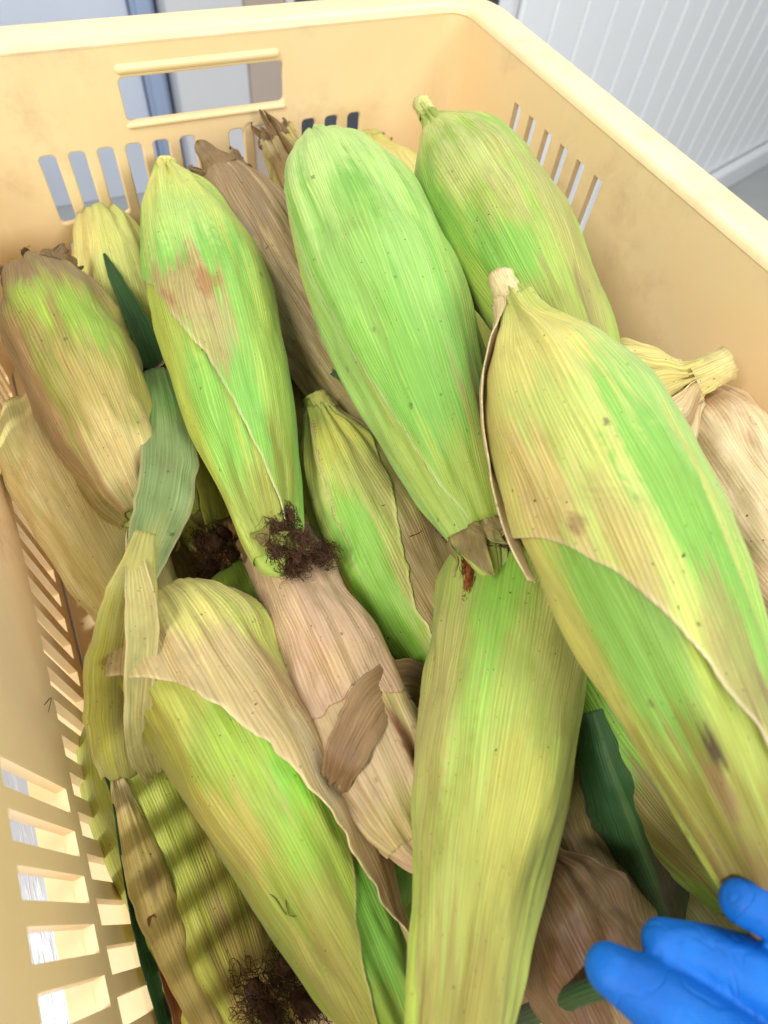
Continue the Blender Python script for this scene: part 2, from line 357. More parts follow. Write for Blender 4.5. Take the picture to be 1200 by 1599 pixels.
    h = math_n(nt, 'ADD', math_n(nt, 'MULTIPLY', math_n(nt, 'MULTIPLY', ribs, mapr(nt, mot.outputs['Fac'], 0.35, 0.65, 0.25, 1.0)), 0.34 * rib), math_n(nt, 'MULTIPLY', st2.outputs['Fac'], 0.7))
    h = math_n(nt, 'ADD', h, math_n(nt, 'MULTIPLY', st.outputs['Fac'], 0.5))
    bu = nd(nt, 'ShaderNodeBump'); bu.inputs['Strength'].default_value = 0.62; bu.inputs['Distance'].default_value = 0.00055
    L.new(h, bu.inputs['Height']); L.new(bu.outputs[0], b.inputs['Normal'])
    L.new(mapr(nt, st2.outputs['Fac'], 0.3, 0.7, 0.44, 0.62), b.inputs['Roughness'])
    b.inputs['Specular IOR Level'].default_value = 0.34
    b.inputs['Sheen Weight'].default_value = 0.06
    if translucent:
        tr = nd(nt, 'ShaderNodeBsdfTranslucent'); L.new(c, tr.inputs[0])
        mx = nd(nt, 'ShaderNodeMixShader'); mx.inputs[0].default_value = translucent
        L.new(b.outputs[0], mx.inputs[1]); L.new(tr.outputs[0], mx.inputs[2])
        L.new(mx.outputs[0], N['Material Output'].inputs[0])
    return m

M_HUSK = husk_material('corn_husk')
M_LEAF = husk_material('corn_leaf', 0.8, 0.22)

def simple(name, colr, rough=0.5, var=0.15, scale=40, bump=0.0, bscale=200, spec=0.4, metal=0.0, col2=None, stretch=None):
    m, nt, b, N, L = newmat(name)
    tc = nd(nt, 'ShaderNodeTexCoord')
    src = tc.outputs['Object']
    if stretch:
        mpn = nd(nt, 'ShaderNodeMapping'); mpn.inputs['Scale'].default_value = stretch
        L.new(src, mpn.inputs['Vector']); src = mpn.outputs[0]
    n1 = nd(nt, 'ShaderNodeTexNoise', i_Scale=scale, i_Detail=5.0, i_Roughness=0.62)
    L.new(src, n1.inputs['Vector'])
    c0 = lin(colr)
    dark = col2 and lin(col2) or tuple(v * (1 - var * 2) for v in c0)
    c = mixc(nt, mapr(nt, n1.outputs['Fac'], 0.35, 0.7, 0, 1), c0, dark)
    L.new(c, b.inputs['Base Color'])
    b.inputs['Roughness'].default_value = rough
    b.inputs['Specular IOR Level'].default_value = spec
    b.inputs['Metallic'].default_value = metal
    if bump:
        n2 = nd(nt, 'ShaderNodeTexNoise', i_Scale=bscale, i_Detail=4.0)
        L.new(src, n2.inputs['Vector'])
        bu = nd(nt, 'ShaderNodeBump'); bu.inputs['Strength'].default_value = bump; bu.inputs['Distance'].default_value = 0.001
        L.new(n2.outputs['Fac'], bu.inputs['Height']); L.new(bu.outputs[0], b.inputs['Normal'])
    return m

def crate_material():
    m, nt, b, N, L = newmat('crate_plastic')
    tc = nd(nt, 'ShaderNodeTexCoord')
    n1 = nd(nt, 'ShaderNodeTexNoise', i_Scale=9.0, i_Detail=6.0, i_Roughness=0.6); L.new(tc.outputs['Object'], n1.inputs['Vector'])
    n2 = nd(nt, 'ShaderNodeTexNoise', i_Scale=38.0, i_Detail=6.0, i_Roughness=0.7); L.new(tc.outputs['Object'], n2.inputs['Vector'])
    c = mixc(nt, mapr(nt, n1.outputs['Fac'], 0.35, 0.65, 0, 1), lin((249, 217, 164)), lin((248, 222, 176)))
    # brown grime rubbed into the plastic
    g = math_n(nt, 'MULTIPLY', mapr(nt, n1.outputs['Fac'], 0.5, 0.72, 0, 1), mapr(nt, n2.outputs['Fac'], 0.46, 0.7, 0, 0.75))
    c = mixc(nt, g, c, lin((176, 120, 62)))
    # scuffs: pale scratches
    mpn = nd(nt, 'ShaderNodeMapping'); mpn.inputs['Scale'].default_value = (160, 160, 18); mpn.inputs['Rotation'].default_value = (0.4, 0.5, 0.3)
    L.new(tc.outputs['Object'], mpn.inputs['Vector'])
    n3 = nd(nt, 'ShaderNodeTexNoise', i_Scale=1.0, i_Detail=3.0); L.new(mpn.outputs[0], n3.inputs['Vector'])
    c = mixc(nt, mapr(nt, n3.outputs['Fac'], 0.62, 0.8, 0, 0.4), c, lin((255, 228, 180)))
    vo = nd(nt, 'ShaderNodeTexVoronoi'); vo.inputs['Scale'].default_value = 55.0; L.new(tc.outputs['Object'], vo.inputs['Vector'])
    pick = nd(nt, 'ShaderNodeSeparateColor'); L.new(vo.outputs['Color'], pick.inputs[0])
    sp = math_n(nt, 'MULTIPLY', mapr(nt, vo.outputs['Distance'], 0.04, 0.1, 0.75, 0), mapr(nt, pick.outputs[0], 0.8, 0.85, 0, 1))
    c = mixc(nt, sp, c, lin((105, 70, 40)))
    L.new(c, b.inputs['Base Color'])
    L.new(mapr(nt, n2.outputs['Fac'], 0.3, 0.7, 0.32, 0.55), b.inputs['Roughness'])
    b.inputs['Subsurface Weight'].default_value = 0.12
    b.inputs['Subsurface Radius'].default_value = (0.006, 0.003, 0.001)
    b.inputs['Subsurface Scale'].default_value = 1.0
    bu = nd(nt, 'ShaderNodeBump'); bu.inputs['Strength'].default_value = 0.18; bu.inputs['Distance'].default_value = 0.001
    L.new(n2.outputs['Fac'], bu.inputs['Height']); L.new(bu.outputs[0], b.inputs['Normal'])
    return m

M_CRATE = crate_material()

def steel_material():
    m, nt, b, N, L = newmat('scratched_steel')
    tc = nd(nt, 'ShaderNodeTexCoord')
    hs = []
    for rot, sc in ((0.35, (900, 60, 1)), (1.25, (700, 45, 1)), (-0.75, (520, 40, 1))):
        mpn = nd(nt, 'ShaderNodeMapping'); mpn.inputs['Scale'].default_value = sc; mpn.inputs['Rotation'].default_value = (0, 0, rot)
        L.new(tc.outputs['Object'], mpn.inputs['Vector'])
        n = nd(nt, 'ShaderNodeTexNoise', i_Scale=1.0, i_Detail=3.0); L.new(mpn.outputs[0], n.inputs['Vector'])
        hs.append(mapr(nt, n.outputs['Fac'], 0.56, 0.76, 0, 1))
    h = math_n(nt, 'ADD', math_n(nt, 'ADD', hs[0], hs[1]), hs[2])
    c = mixc(nt, mapr(nt, h, 0, 2.2, 0, 1), lin((206, 208, 214)), lin((236, 238, 241)))
    L.new(c, b.inputs['Base Color'])
    b.inputs['Metallic'].default_value = 0.55
    L.new(mapr(nt, h, 0, 1.5, 0.34, 0.6), b.inputs['Roughness'])
    bu = nd(nt, 'ShaderNodeBump'); bu.inputs['Strength'].default_value = 0.35; bu.inputs['Distance'].default_value = 0.0006
    L.new(h, bu.inputs['Height']); L.new(bu.outputs[0], b.inputs['Normal'])
    return m

M_STEEL = steel_material()
M_SILK = simple('dry_silk', (84, 55, 34), 0.7, 0.25, 300, spec=0.25)
M_SILK_RED = simple('rusty_silk', (150, 84, 40), 0.65, 0.25, 300, spec=0.25)
M_CUT = simple('cut_stalk', (205, 182, 145), 0.8, 0.2, 500, 0.5, 900, 0.2)

# ---------------------------------------------------------------- crate
CW, CL, CH, TH = 0.17, 0.54, 0.195, 0.004     # half inner width, inner length, wall height, wall thickness
RC = 0.014                                     # inner corner radius
CRATE = empty('plastic_crate', (0, -CL / 2, 0))
tag(CRATE, 'pale orange slotted plastic crate holding the corn on the steel table', 'crate')

def panel_bm(w0, w1, h0, h1, holes, th, rad):
    """flat panel in (a, b) with rounded rectangular holes, extruded to th; returns bmesh with coords (a, b, t)"""
    xs = sorted({w0, w1} | {h[0] for h in holes} | {h[1] for h in holes})
    ys = sorted({h0, h1} | {h[2] for h in holes} | {h[3] for h in holes})
    bm = bmesh.new()
    V = {}
    def v(i, j):
        if (i, j) not in V: V[(i, j)] = bm.verts.new((xs[i], ys[j], 0))
        return V[(i, j)]
    for i in range(len(xs) - 1):
        for j in range(len(ys) - 1):
            cx, cy = (xs[i] + xs[i + 1]) / 2, (ys[j] + ys[j + 1]) / 2
            if any(h[0] < cx < h[1] and h[2] < cy < h[3] for h in holes): continue
            bm.faces.new((v(i, j), v(i + 1, j), v(i + 1, j + 1), v(i, j + 1)))
    r = bmesh.ops.extrude_face_region(bm, geom=list(bm.faces))
    nv = [g for g in r['geom'] if isinstance(g, bmesh.types.BMVert)]
    bmesh.ops.translate(bm, verts=nv, vec=(0, 0, th))
    bmesh.ops.recalc_face_normals(bm, faces=list(bm.faces))
    def is_corner(e):
        a, b = e.verts
        if abs(a.co.z - b.co.z) < th * 0.5: return False
        for h in holes:
            if min(abs(a.co.x - h[0]), abs(a.co.x - h[1])) < 1e-6 and min(abs(a.co.y - h[2]), abs(a.co.y - h[3])) < 1e-6:
                return True
        return False
    ce = [e for e in bm.edges if is_corner(e)]
    if ce:
        bmesh.ops.bevel(bm, geom=ce, offset=rad, segments=3, affect='EDGES', profile=0.5, clamp_overlap=True)
    return bm

def place(bm, f):
    for v in bm.verts: v.co = Vector(f(*v.co))
    bmesh.ops.recalc_face_normals(bm, faces=list(bm.faces))

def bevelled(o, w=0.0011, seg=2):
    md = o.modifiers.new('edge', 'BEVEL')
    md.width = w; md.segments = seg; md.limit_method = 'ANGLE'; md.angle_limit = math.radians(40)
    return o

SW = 0.0093
def short_holes():
    h = [(-0.048, 0.048, 0.1515, 0.1741)]
    for band in ((0.0977, 0.1391), (0.045, 0.0845)):
        for k in range(6):
            a = 0.0109 + k * 0.0163
            h.append((a, a + SW, *band)); h.append((-a - SW, -a, *band))
    return h

def long_holes():
    h = []
    for k in range(6):
        a = 0.0725 + k * 0.0166
        h.append((a, a + 0.0075, 0.1305, 0.1699))
        h.append((a, a + 0.0075, 0.0742, 0.1215))
    n = 0
    a = 0.024
    while a < 0.515:
        h.append((a, a + 0.0094, 0.012, 0.0648)); a += 0.0163
    for k in range(12):
        a = 0.3262 + k * 0.0163
        if a < 0.505: h.append((a, a + 0.0094, 0.0742, 0.136))
    return h

for nm, f in (('end_wall', lambda a, b, t: (a, t, b)), ('end_wall', lambda a, b, t: (a, -CL - t, b))):
    bm = panel_bm(-CW + RC - 0.0016, CW - RC + 0.0016, 0.0, CH - 0.004, short_holes(), TH, 0.0028)
    place(bm, f)
    bevelled(link(nm, bm_mesh(nm, bm), M_CRATE, CRATE, False))
for s in (-1, 1):
    bm = panel_bm(RC - 0.0016, CL - RC + 0.0016, 0.0, CH - 0.004, long_holes(), TH, 0.0022)
    place(bm, lambda a, b, t: (s * (CW + t), -a, b))
    bevelled(link('side_wall', bm_mesh('side_wall', bm), M_CRATE, CRATE, False))
# rounded corners
for sx in (-1, 1):
    for cy, sy in ((-RC, 1), (-CL + RC, -1)):
        vs, fs = [], []
        n = 8
        for i in range(n + 1):
            a = math.pi / 2 * i / n
            for r in (RC, RC + TH):
                for z in (0.0, CH - 0.004):
                    vs.append((sx * (CW - RC + r * math.cos(a)), cy + sy * r * math.sin(a), z))
        for i in range(n):
            a, b = i * 4, i * 4 + 4
            fs += [(a, b, b + 1, a + 1), (a + 2, a + 3, b + 3, b + 2), (a + 1, b + 1, b + 3, a + 3), (a, a + 2, b + 2, b)]
        me = mesh_from('corner', vs, fs)
        oc = link('corner', me, M_CRATE, CRATE, True)
        mc = oc.modifiers.new('crisp', 'EDGE_SPLIT'); mc.split_angle = math.radians(50)
# rim and outer ledges swept round the crate
def loop_path(off):
    pts = []
    r = RC + off
    for cx, cy, a0 in ((CW - RC, -RC, 0), (-CW + RC, -RC, 90), (-CW + RC, -CL + RC, 180), (CW - RC, -CL + RC, 270)):
        for i in range(9):
            a = math.radians(a0 + 90 * i / 8)
            pts.append((cx + r * math.cos(a), cy + r * math.sin(a)))
    return pts

def swept(name, prof):
    vs, fs = [], []
    n = len(prof)
    for o, z in prof:
        for p in loop_path(o): vs.append((p[0], p[1], z))
    m = 36
    for j in range(n):
        for i in range(m):
            a, b = j * m + i, j * m + (i + 1) % m
            c, d = ((j + 1) % n) * m + (i + 1) % m, ((j + 1) % n) * m + i
            fs.append((a, b, c, d))
    o = link(name, mesh_from(name, vs, fs), M_CRATE, CRATE, True)
    md = o.modifiers.new('crisp', 'EDGE_SPLIT'); md.split_angle = math.radians(50)
    return o

swept('rim', [(-0.0006, CH - 0.0042), (0.0002, CH - 0.0016), (0.002, CH - 0.0003), (0.004, CH), (0.020, CH), (0.0222, CH - 0.0006), (0.0236, CH - 0.0022), (0.024, CH - 0.0045), (0.024, CH - 0.024), (0.0215, CH - 0.024), (0.0213, CH - 0.006), (0.0048, CH - 0.0045)])
swept('ledge', [(0.0043, 0.0722), (0.0135, 0.0722), (0.0135, 0.0662), (0.0043, 0.0662)])
swept('foot_flange', [(0.0043, 0.0085), (0.018, 0.0085), (0.019, 0.0075), (0.019, 0.001), (0.0043, 0.001)])
# rolled bead over the hand hole and thick lip under it
def bead(name, p0, p1, r, sq=1.0):
    vs, fs = [], []
    p0, p1 = Vector(p0), Vector(p1)
    n, k = 30, 12
    for i in range(n + 1):
        t = 0.5 - 0.5 * math.cos(math.pi * i / n)
        x = max(0.0, abs(t - 0.5) * 2 - 0.94) / 0.06
        e = math.sqrt(max(0.02, 1 - x * x))
        for j in range(k):
            a = 2 * math.pi * j / k
            vs.append(p0.lerp(p1, t) + Vector((0, r * e * math.cos(a), r * sq * e * math.sin(a))))
    for i in range(n):
        for j in range(k):
            fs.append((i * k + j, i * k + (j + 1) % k, (i + 1) * k + (j + 1) % k, (i + 1) * k + j))
    fs.append(tuple(range(k))); fs.append(tuple(range(n * k, n * k + k)))
    return link(name, mesh_from(name, vs, fs), M_CRATE, CRATE, True)
for y in (0.0002, -CL - 0.0002):
    yy = y + (0.0011 if y > -0.1 else -0.0011)
    bead('handle_bead', (-0.049, yy, 0.1785), (0.047, yy, 0.1785), 0.003)
    bead('handle_lip', (-0.050, yy, 0.1492), (0.050, yy, 0.1492), 0.0024, 0.9)
# floor of the crate with its drain holes
fh = []
for i in range(9):
    for j in range(28):
        x = -0.152 + i * 0.036; y = 0.02 + j * 0.0178
        fh.append((x, x + 0.016, y, y + 0.0075))
bm = panel_bm(-CW + 0.001, CW - 0.001, 0.001, CL - 0.001, fh, 0.003, 0.0032)
place(bm, lambda a, b, t: (a, -b, -t))
bevelled(link('crate_floor', bm_mesh('crate_floor', bm), M_CRATE, CRATE, False), 0.0008, 1)

# ---------------------------------------------------------------- steel table, room
def boxm(name, lo, hi, mat, parent=None, bev=0.003):
    bm = bmesh.new()
    bmesh.ops.create_cube(bm, size=1)
    for v in bm.verts:
        v.co = Vector([lo[i] + (v.co[i] + 0.5) * (hi[i] - lo[i]) for i in range(3)])
    if bev: bmesh.ops.bevel(bm, geom=list(bm.edges), offset=bev, segments=2, affect='EDGES')
    return link(name, bm_mesh(name, bm), mat, parent, False)

TZ = -0.0035
TB = empty('steel_table', (-0.3, -0.3, -0.85))
tag(TB, 'scratched stainless steel work table under the crate', 'table')
boxm('table_top', (-1.1, -0.95, TZ - 0.04), (0.27, 0.09, TZ), M_STEEL, TB, 0.004)
for x in (-1.05, 0.18):
    for y in (-0.9, 0.0):
        boxm('leg', (x, y, -0.85), (x + 0.045, y + 0.045, TZ - 0.0405), M_STEEL, TB, 0.006)

M_FLOOR = simple('tile_floor', (178, 180, 178), 0.45, 0.06, 6, 0.15, 60)
bm = bmesh.new()
bmesh.ops.create_grid(bm, x_segments=1, y_segments=1, size=6)
for v in bm.verts: v.co.z = -0.85
fl = link('floor', bm_mesh('floor', bm), M_FLOOR, None, False)
tag(fl, kind='structure')

M_PANEL = simple('white_wall_panel', (249, 250, 251), 0.35, 0.02, 3, 0.05, 30)
M_SKIRT = simple('white_skirting', (240, 240, 242), 0.4, 0.02, 4)
M_BLUE = simple('blue_grey_paint', (220, 227, 240), 0.5, 0.03, 3)
M_BLUE2 = simple('blue_grey_trim', (168, 184, 212), 0.5, 0.03, 3)
M_LGREY = simple('light_grey_enamel', (228, 228, 230), 0.4, 0.02, 3)
M_GREIGE = simple('greige_board', (206, 188, 172), 0.6, 0.05, 5)
M_DGREY = simple('dark_grey_steel', (112, 116, 124), 0.5, 0.05, 5)
# panelled white wall on the right: boards with recessed joints
P0, P1 = Vector((0.745, 0.682, 0)), Vector((3.945, 1.582, 0))
dirw = (P1 - P0).normalized(); nrm = Vector((dirw.y, -dirw.x, 0))
WR = empty('wall_right', (0.745, 0.682, -0.85))
tag(WR, kind='structure')
def wallbox(name, a0, a1, z0, z1, t0, t1, mat, parent):
    vs = []
    for t in (t0, t1):
        for a, z in ((a0, z0), (a1, z0), (a1, z1), (a0, z1)):
            p = P0 + dirw * a + nrm * t
            vs.append((p.x, p.y, z))
    me = mesh_from(name, vs, [(0, 1, 2, 3), (7, 6, 5, 4), (0, 4, 5, 1), (1, 5, 6, 2), (2, 6, 7, 3), (3, 7, 4, 0)])
    bm = bmesh.new(); bm.from_mesh(me); bmesh.ops.recalc_face_normals(bm, faces=bm.faces)
    bmesh.ops.bevel(bm, geom=list(bm.edges), offset=0.003, segments=2, affect='EDGES'); bm.to_mesh(me); bm.free()
    return link(name, me, mat, parent, False)
a = 0.0
while a < 3.2:
    wallbox('wall_board', a, a + 0.0945, -0.76, 1.6, -0.03, 0.0, M_PANEL, WR)
    a += 0.101
wallbox('wall_backing', 0.0, 3.3, -0.85, 1.6, -0.06, -0.006, M_PANEL, WR)
wallbox('skirting_board', 0.0, 3.3, -0.849, -0.765, 0.0005, 0.035, M_SKIRT, WR)
# things behind the crate
BW = empty('wall_back', (-0.6, 1.62, -0.85)); tag(BW, kind='structure')
boxm('wall_panel', (-2.2, 1.62, -0.85), (0.215, 1.72, 1.6), M_BLUE, BW)
boxm('wall_trim', (0.219, 1.58, -0.85), (0.275, 1.72, 1.6), M_BLUE2, BW, 0.01)
CB = empty('grey_cabinet', (0.45, 1.5, -0.85))
tag(CB, 'light grey cabinet with a beige side board behind the crate', 'cabinet')
boxm('door', (0.287, 1.50, -0.84), (0.485, 1.525, 1.1), M_LGREY, CB)
boxm('side_board', (0.488, 1.503, -0.84), (0.60, 1.53, 1.1), M_GREIGE, CB)
boxm('edge_strip', (0.603, 1.497, -0.84), (0.625, 1.53, 1.1), M_SKIRT, CB)
boxm('carcass', (0.287, 1.531, -0.85), (0.625, 1.70, 1.1), M_LGREY, CB)
LK = empty('dark_locker', (1.0, 1.6, -0.85))
tag(LK, 'dark grey steel locker between cabinet and panelled wall', 'locker')
boxm('locker_door', (0.66, 1.60, -0.83), (1.10, 1.62, 1.0), M_DGREY, LK)
boxm('locker_door', (1.105, 1.60, -0.83), (1.56, 1.62, 1.0), M_DGREY, LK)
boxm('locker_body', (0.66, 1.621, -0.85), (1.56, 1.95, 1.02), M_DGREY, LK)

# ---------------------------------------------------------------- corn
G1, G2, G3 = (126, 182, 78), (162, 202, 116), (96, 146, 56)
LIME, LIME2, YEL = (168, 184, 82), (190, 200, 110), (208, 194, 112)
TAN, PINK, CREAM = (196, 170, 122), (196, 164, 130), (218, 200, 156)
OLIVE, BRN, DKB, RUST = (140, 140, 58), (142, 114, 74), (70, 48, 30), (150, 92, 48)
DKG, DKG2 = (44, 84, 36), (96, 138, 84)

GROUP = 'corn ears piled in the crate'

class Ear:
    def __init__(self, key, bend=(0, 0), seed=None, pleat=1.0, lump=1.0):
        A, B, N, r, P = EARS[key]
        self.A, self.B = np.array(A), np.array(B)
        self.r, self.P = r, P
        T = self.B - self.A
        self.L = np.linalg.norm(T)
        T = T / self.L
        N = np.array(N); N = N - T * (N @ T); N /= np.linalg.norm(N)
        self.T, self.N, self.Bn = T, N, np.cross(N, T)
        self.bend = (self.N * bend[0] + self.Bn * bend[1])
        self.seed = seed if seed is not None else key * 7 + 3
        rs = np.random.RandomState(self.seed)
        self.modes = [(rs.randint(1, 4), rs.uniform(1, 7), rs.uniform(0, 6.28), rs.uniform(0.4, 1)) for _ in range(7)]
        self.pl = [(rs.randint(7, 22), rs.uniform(0, 6.28), rs.uniform(0.4, 1)) for _ in range(6)]
        self.noise = Noise1(self.seed + 11)
        self.pleat, self.lump = pleat, lump
        self.root = None
        self.ush = 0.085 if key in (1, 4, 6, 7, 8, 9) else 0.0
    def us(self, u): return u + self.ush * 4 * u * (1 - u)
    def centre(self, u):
        u = np.asarray(u)[..., None]
        return self.A + (self.B - self.A) * u + self.bend * 4 * u * (1 - u)
    def radius(self, u, th):
        k = 0
        for n, fu, ph, a in self.modes: k = k + a * np.cos(n * th + fu * u + ph)
        rr = self.r * pch(self.P, u) * (1 + 0.019 * self.lump * k)
        p = 0
        for n, ph, a in self.pl: p = p + a * np.cos(n * th + ph + 3 * u)
        rr = rr + p * 0.00034 * self.pleat * (np.exp(-((u - 0.1) / 0.13) ** 2) * 1.7 + 0.22 + 0.6 * np.exp(-((u - 1.0) / 0.1) ** 2))
        rr = rr + (self.noise(th * 3 + 9, u * 7) - 0.5) * 0.0036 * self.lump + (self.noise(th * 7 + 21, u * 16 + 5) - 0.5) * 0.0013 * self.lump
        return rr
    def point(self, u, th, off=0):
        R = self.radius(u, th) + off
        return self.centre(u) + (np.cos(th) * R)[..., None] * self.N + (np.sin(th) * R)[..., None] * self.Bn
    def colour(self, u, th, base, blobs, dry, nseed=0):
        s = th / (math.pi / 2)
        c = np.empty(u.shape + (4,))
        c[..., :3] = lin(base); c[..., 3] = dry
        fine = self.noise(th * 34 + nseed, u * 2.2) - 0.5
        mid = self.noise(th * 9 + 5 + nseed, u * 5) - 0.5
        for b in blobs:
            u0, s0, ru, rs, colr, st = b[:6]
            u0 = self.us(u0)
            dd = b[6] if len(b) > 6 else None
            d = np.sqrt(((u - u0) / ru) ** 2 + ((s - s0) / rs) ** 2) + fine * 0.75 + mid * 0.8
            w = sstep(1.15, 0.6, d)[..., None] * st
            lc = np.array(lin(colr))
            c[..., :3] = c[..., :3] * (1 - w) + lc * w
            if dd is not None: c[..., 3:] = c[..., 3:] * (1 - w) + dd * w
        lum = (c[..., :3] @ np.array((0.3, 0.6, 0.1)))[..., None]
        c[..., :3] = (c[..., :3] * 0.95 + lum * 0.05 * np.array((1.05, 1.0, 0.85))) * 0.95
        kd = np.clip(c[..., 3] / 0.8, 0, 1)
        c[..., 0] *= 0.98 + 0.02 * kd
        c[..., 2] *= 0.72 + 0.28 * kd
        return c
    def grid(self, nm, U, V, pts, cols, mat, closed=False, thick=0.0005, uvoff=0.0, th=None, parent=None):
        nu, nv = pts.shape[:2]
        idx = np.arange(nu * nv).reshape(nu, nv)
        if closed:
            j2 = (np.arange(nv) + 1) % nv
            f = np.stack([idx[:-1], idx[1:], idx[1:][:, j2], idx[:-1][:, j2]], -1).reshape(-1, 4)
        else:
            f = np.stack([idx[:-1, :-1], idx[1:, :-1], idx[1:, 1:], idx[:-1, 1:]], -1).reshape(-1, 4)
        uv = np.stack([th * self.r * 1000 + uvoff, U * self.L * 1000 + uvoff * 3], -1).reshape(-1, 2)
        me = mesh_from(nm, pts.reshape(-1, 3), f[:, ::-1], uv, cols.reshape(-1, 4))
        o = link(nm, me, mat, parent or self.root)
        if thick:
            md = o.modifiers.new('thickness', 'SOLIDIFY'); md.thickness = thick; md.offset = 0
        return o
    def core(self, base, blobs=(), dry=0.3, tipcap=True):
        nu, nv = 84, 90
        u = np.concatenate([np.linspace(0, 0.3, 30)[:-1], np.linspace(0.3, 1, nu - 29)])
        U, TH = np.meshgrid(u, np.linspace(-math.pi, math.pi, nv, endpoint=False), indexing='ij')
        pts = self.point(U, TH)
        C = self.colour(U, TH, base, blobs, dry)
        # close both ends
        for e, uu, sg in ((0, 0.0, -1), (-1, 1.0, 1)):
            rings = []
            for k in (0.75, 0.35, 0.02):
                cc = self.centre(np.array(uu)) + self.T * sg * self.r * 0.16 * (1 - k * k)
                rings.append(cc + (pts[e] - self.centre(np.array(uu))) * k)
            rings = np.array(rings)
            if e == 0:
                pts = np.concatenate([rings[::-1], pts]); C = np.concatenate([np.repeat(C[:1], 3, 0), C]); U = np.concatenate([np.repeat(U[:1], 3, 0), U]); TH = np.concatenate([np.repeat(TH[:1], 3, 0), TH])
            else:
                pts = np.concatenate([pts, rings]); C = np.concatenate([C, np.repeat(C[-1:], 3, 0)]); U = np.concatenate([U, np.repeat(U[-1:], 3, 0)]); TH = np.concatenate([TH, np.repeat(TH[-1:], 3, 0)])
        # seam of the texture hidden at the back
        return self.grid('inner_husk', U, None, pts, C, M_HUSK, True, 0, 300.0, TH)
    def leaf(self, Lb, Rb, u0=0.0, u1=1.0, off=0.0009, base=LIME, blobs=(), dry=0.4, liftL=0.0008, liftR=0.0008, wave=0.0, tiplift=0.0, edge=None, nu=96, nv=72, k=0, nm='husk_leaf', curl=4, jag=0.0):
        if k >= 2:
            Lb = [(self.us(x), y) for x, y in Lb]; Rb = [(self.us(x), y) for x, y in Rb]; u1 = self.us(u1)
        u = np.linspace(u0, u1, nu)
        U, V = np.meshgrid(u, np.linspace(0, 1, nv), indexing='ij')
        if jag:
            jn = (self.noise(V * 5 + k, V * 0 + 2) - 0.5) + 0.5 * (self.noise(V * 17 + k, V * 0 + 5) - 0.5)
            U = np.clip(U + jag * jn * (1 - (U - u0) / (u1 - u0)), 0, 1)
        a = np.radians(pch(Lb, U)); b = np.radians(pch(Rb, U))
        rag = (self.noise(U * 40 + 13 * k, V * 0 + 3) - 0.5) * 0.06 + (self.noise(U * 9 + 17 * k, V * 0 + 8) - 0.5) * 0.10
        TH = a + (b - a) * V + rag * (1 - V) ** 6 - rag * V ** 6
        e = sstep(0, 0.05, U - u0)
        lift = off + (liftL * (1 - V) ** curl + liftR * V ** curl) * e + tiplift * sstep(u1 - 0.25 * (u1 - u0), u1, U) ** 2
        if wave:
            ph = self.seed * 1.3 + k
            w = np.sin(U * 26 + ph + 2 * self.noise(U * 6, V * 0)) + 0.6 * np.sin(U * 47 + ph * 2)
            lift = lift + wave * (w + 0.8) * ((1 - V) ** 3 * (liftL > 0.0015) + V ** 3 * (liftR > 0.0015)) * e
            lift = np.maximum(lift, off * 0.8)
        pts = self.point(U, TH, lift)
        C = self.colour(U, TH, base, blobs, dry, 7.7 * (k + 1))
        ec = lin(edge or tuple(min(255, int(v * 1.1 + 22)) for v in base))
        # thin dry margin along both edges
        wpx = np.abs(b - a) * self.r * 1000 + 1e-6
        em = np.minimum(V, 1 - V) * wpx
        w = (sstep(1.6, 0.2, em) * 0.75)[..., None]
        C[..., :3] = C[..., :3] * (1 - w) + np.array(ec) * w
        return self.grid(nm, U, V, pts, C, M_HUSK, False, 0.0005, 40.0 * (k + 1), TH)
    def stalk(self, length, r0, r1, base=CREAM, direction=None, dark=BRN):
        """cut shank at the butt end"""
        d = -self.T if direction is None else np.array(direction) / np.linalg.norm(direction)
        n, kk = 14, 22
        rs = np.random.RandomState(self.seed + 5)
        side = np.cross(d, self.N); side /= np.linalg.norm(side); up = np.cross(side, d)
        start = self.centre(np.array(0.0)) + self.T * self.r * 0.25
        vs, U, TH = [], [], []
        for i in range(n + 1):
            t = i / n
            dirn = -self.T * (1 - t) + d * t
            c = start + (-self.T) * (length + self.r * 0.25) * t * (1 - t) * 0.5 + (d * t + -self.T * (1 - t)) * (length + self.r * 0.25) * t
            r = r0 + (r1 - r0) * t
            r *= 1 + 0.1 * math.exp(-((t - 0.9) / 0.08) ** 2)
            for j in range(kk):
                a = 2 * math.pi * j / kk
                q = r * (1 + 0.05 * math.sin(3 * a + 1) + 0.035 * math.sin(7 * a + i))
                jag = (rs.rand() - 0.5) * 0.0012 if i == n else 0
                vs.append(c + side * q * math.cos(a) + up * q * math.sin(a) + d * jag)
                U.append(t); TH.append(a)
        pts = np.array(vs).reshape(n + 1, kk, 3)
        U = np.array(U).reshape(n + 1, kk); TH = np.array(TH).reshape(n + 1, kk)
        C = np.empty(U.shape + (4,)); C[..., :3] = lin(base); C[..., 3] = 0.6
        w = (sstep(0.75, 1.0, U) * 0.55 + (rs.rand(*U.shape) - 0.5) * 0.15)[..., None]
        C[..., :3] = C[..., :3] * (1 - w) + np.array(lin(dark)) * w
        o = self.grid('stalk', U * 0.3, None, pts, C, M_HUSK, True, 0, 90.0, TH * r0 / self.r)
        # cut face
        c = pts[-1].mean(0)
        cv = [tuple(p) for p in pts[-1]] + [tuple(c + (p - c) * 0.55 - d * 0.0006) for p in pts[-1]] + [tuple(c - d * 0.0002)]
        fs = [(j, (j + 1) % kk, kk + (j + 1) % kk, kk + j) for j in range(kk)] + [(kk + j, kk + (j + 1) % kk, 2 * kk) for j in range(kk)]
        cf = link('cut_face', mesh_from('cut_face', cv, fs), M_CUT, self.root)
        return o

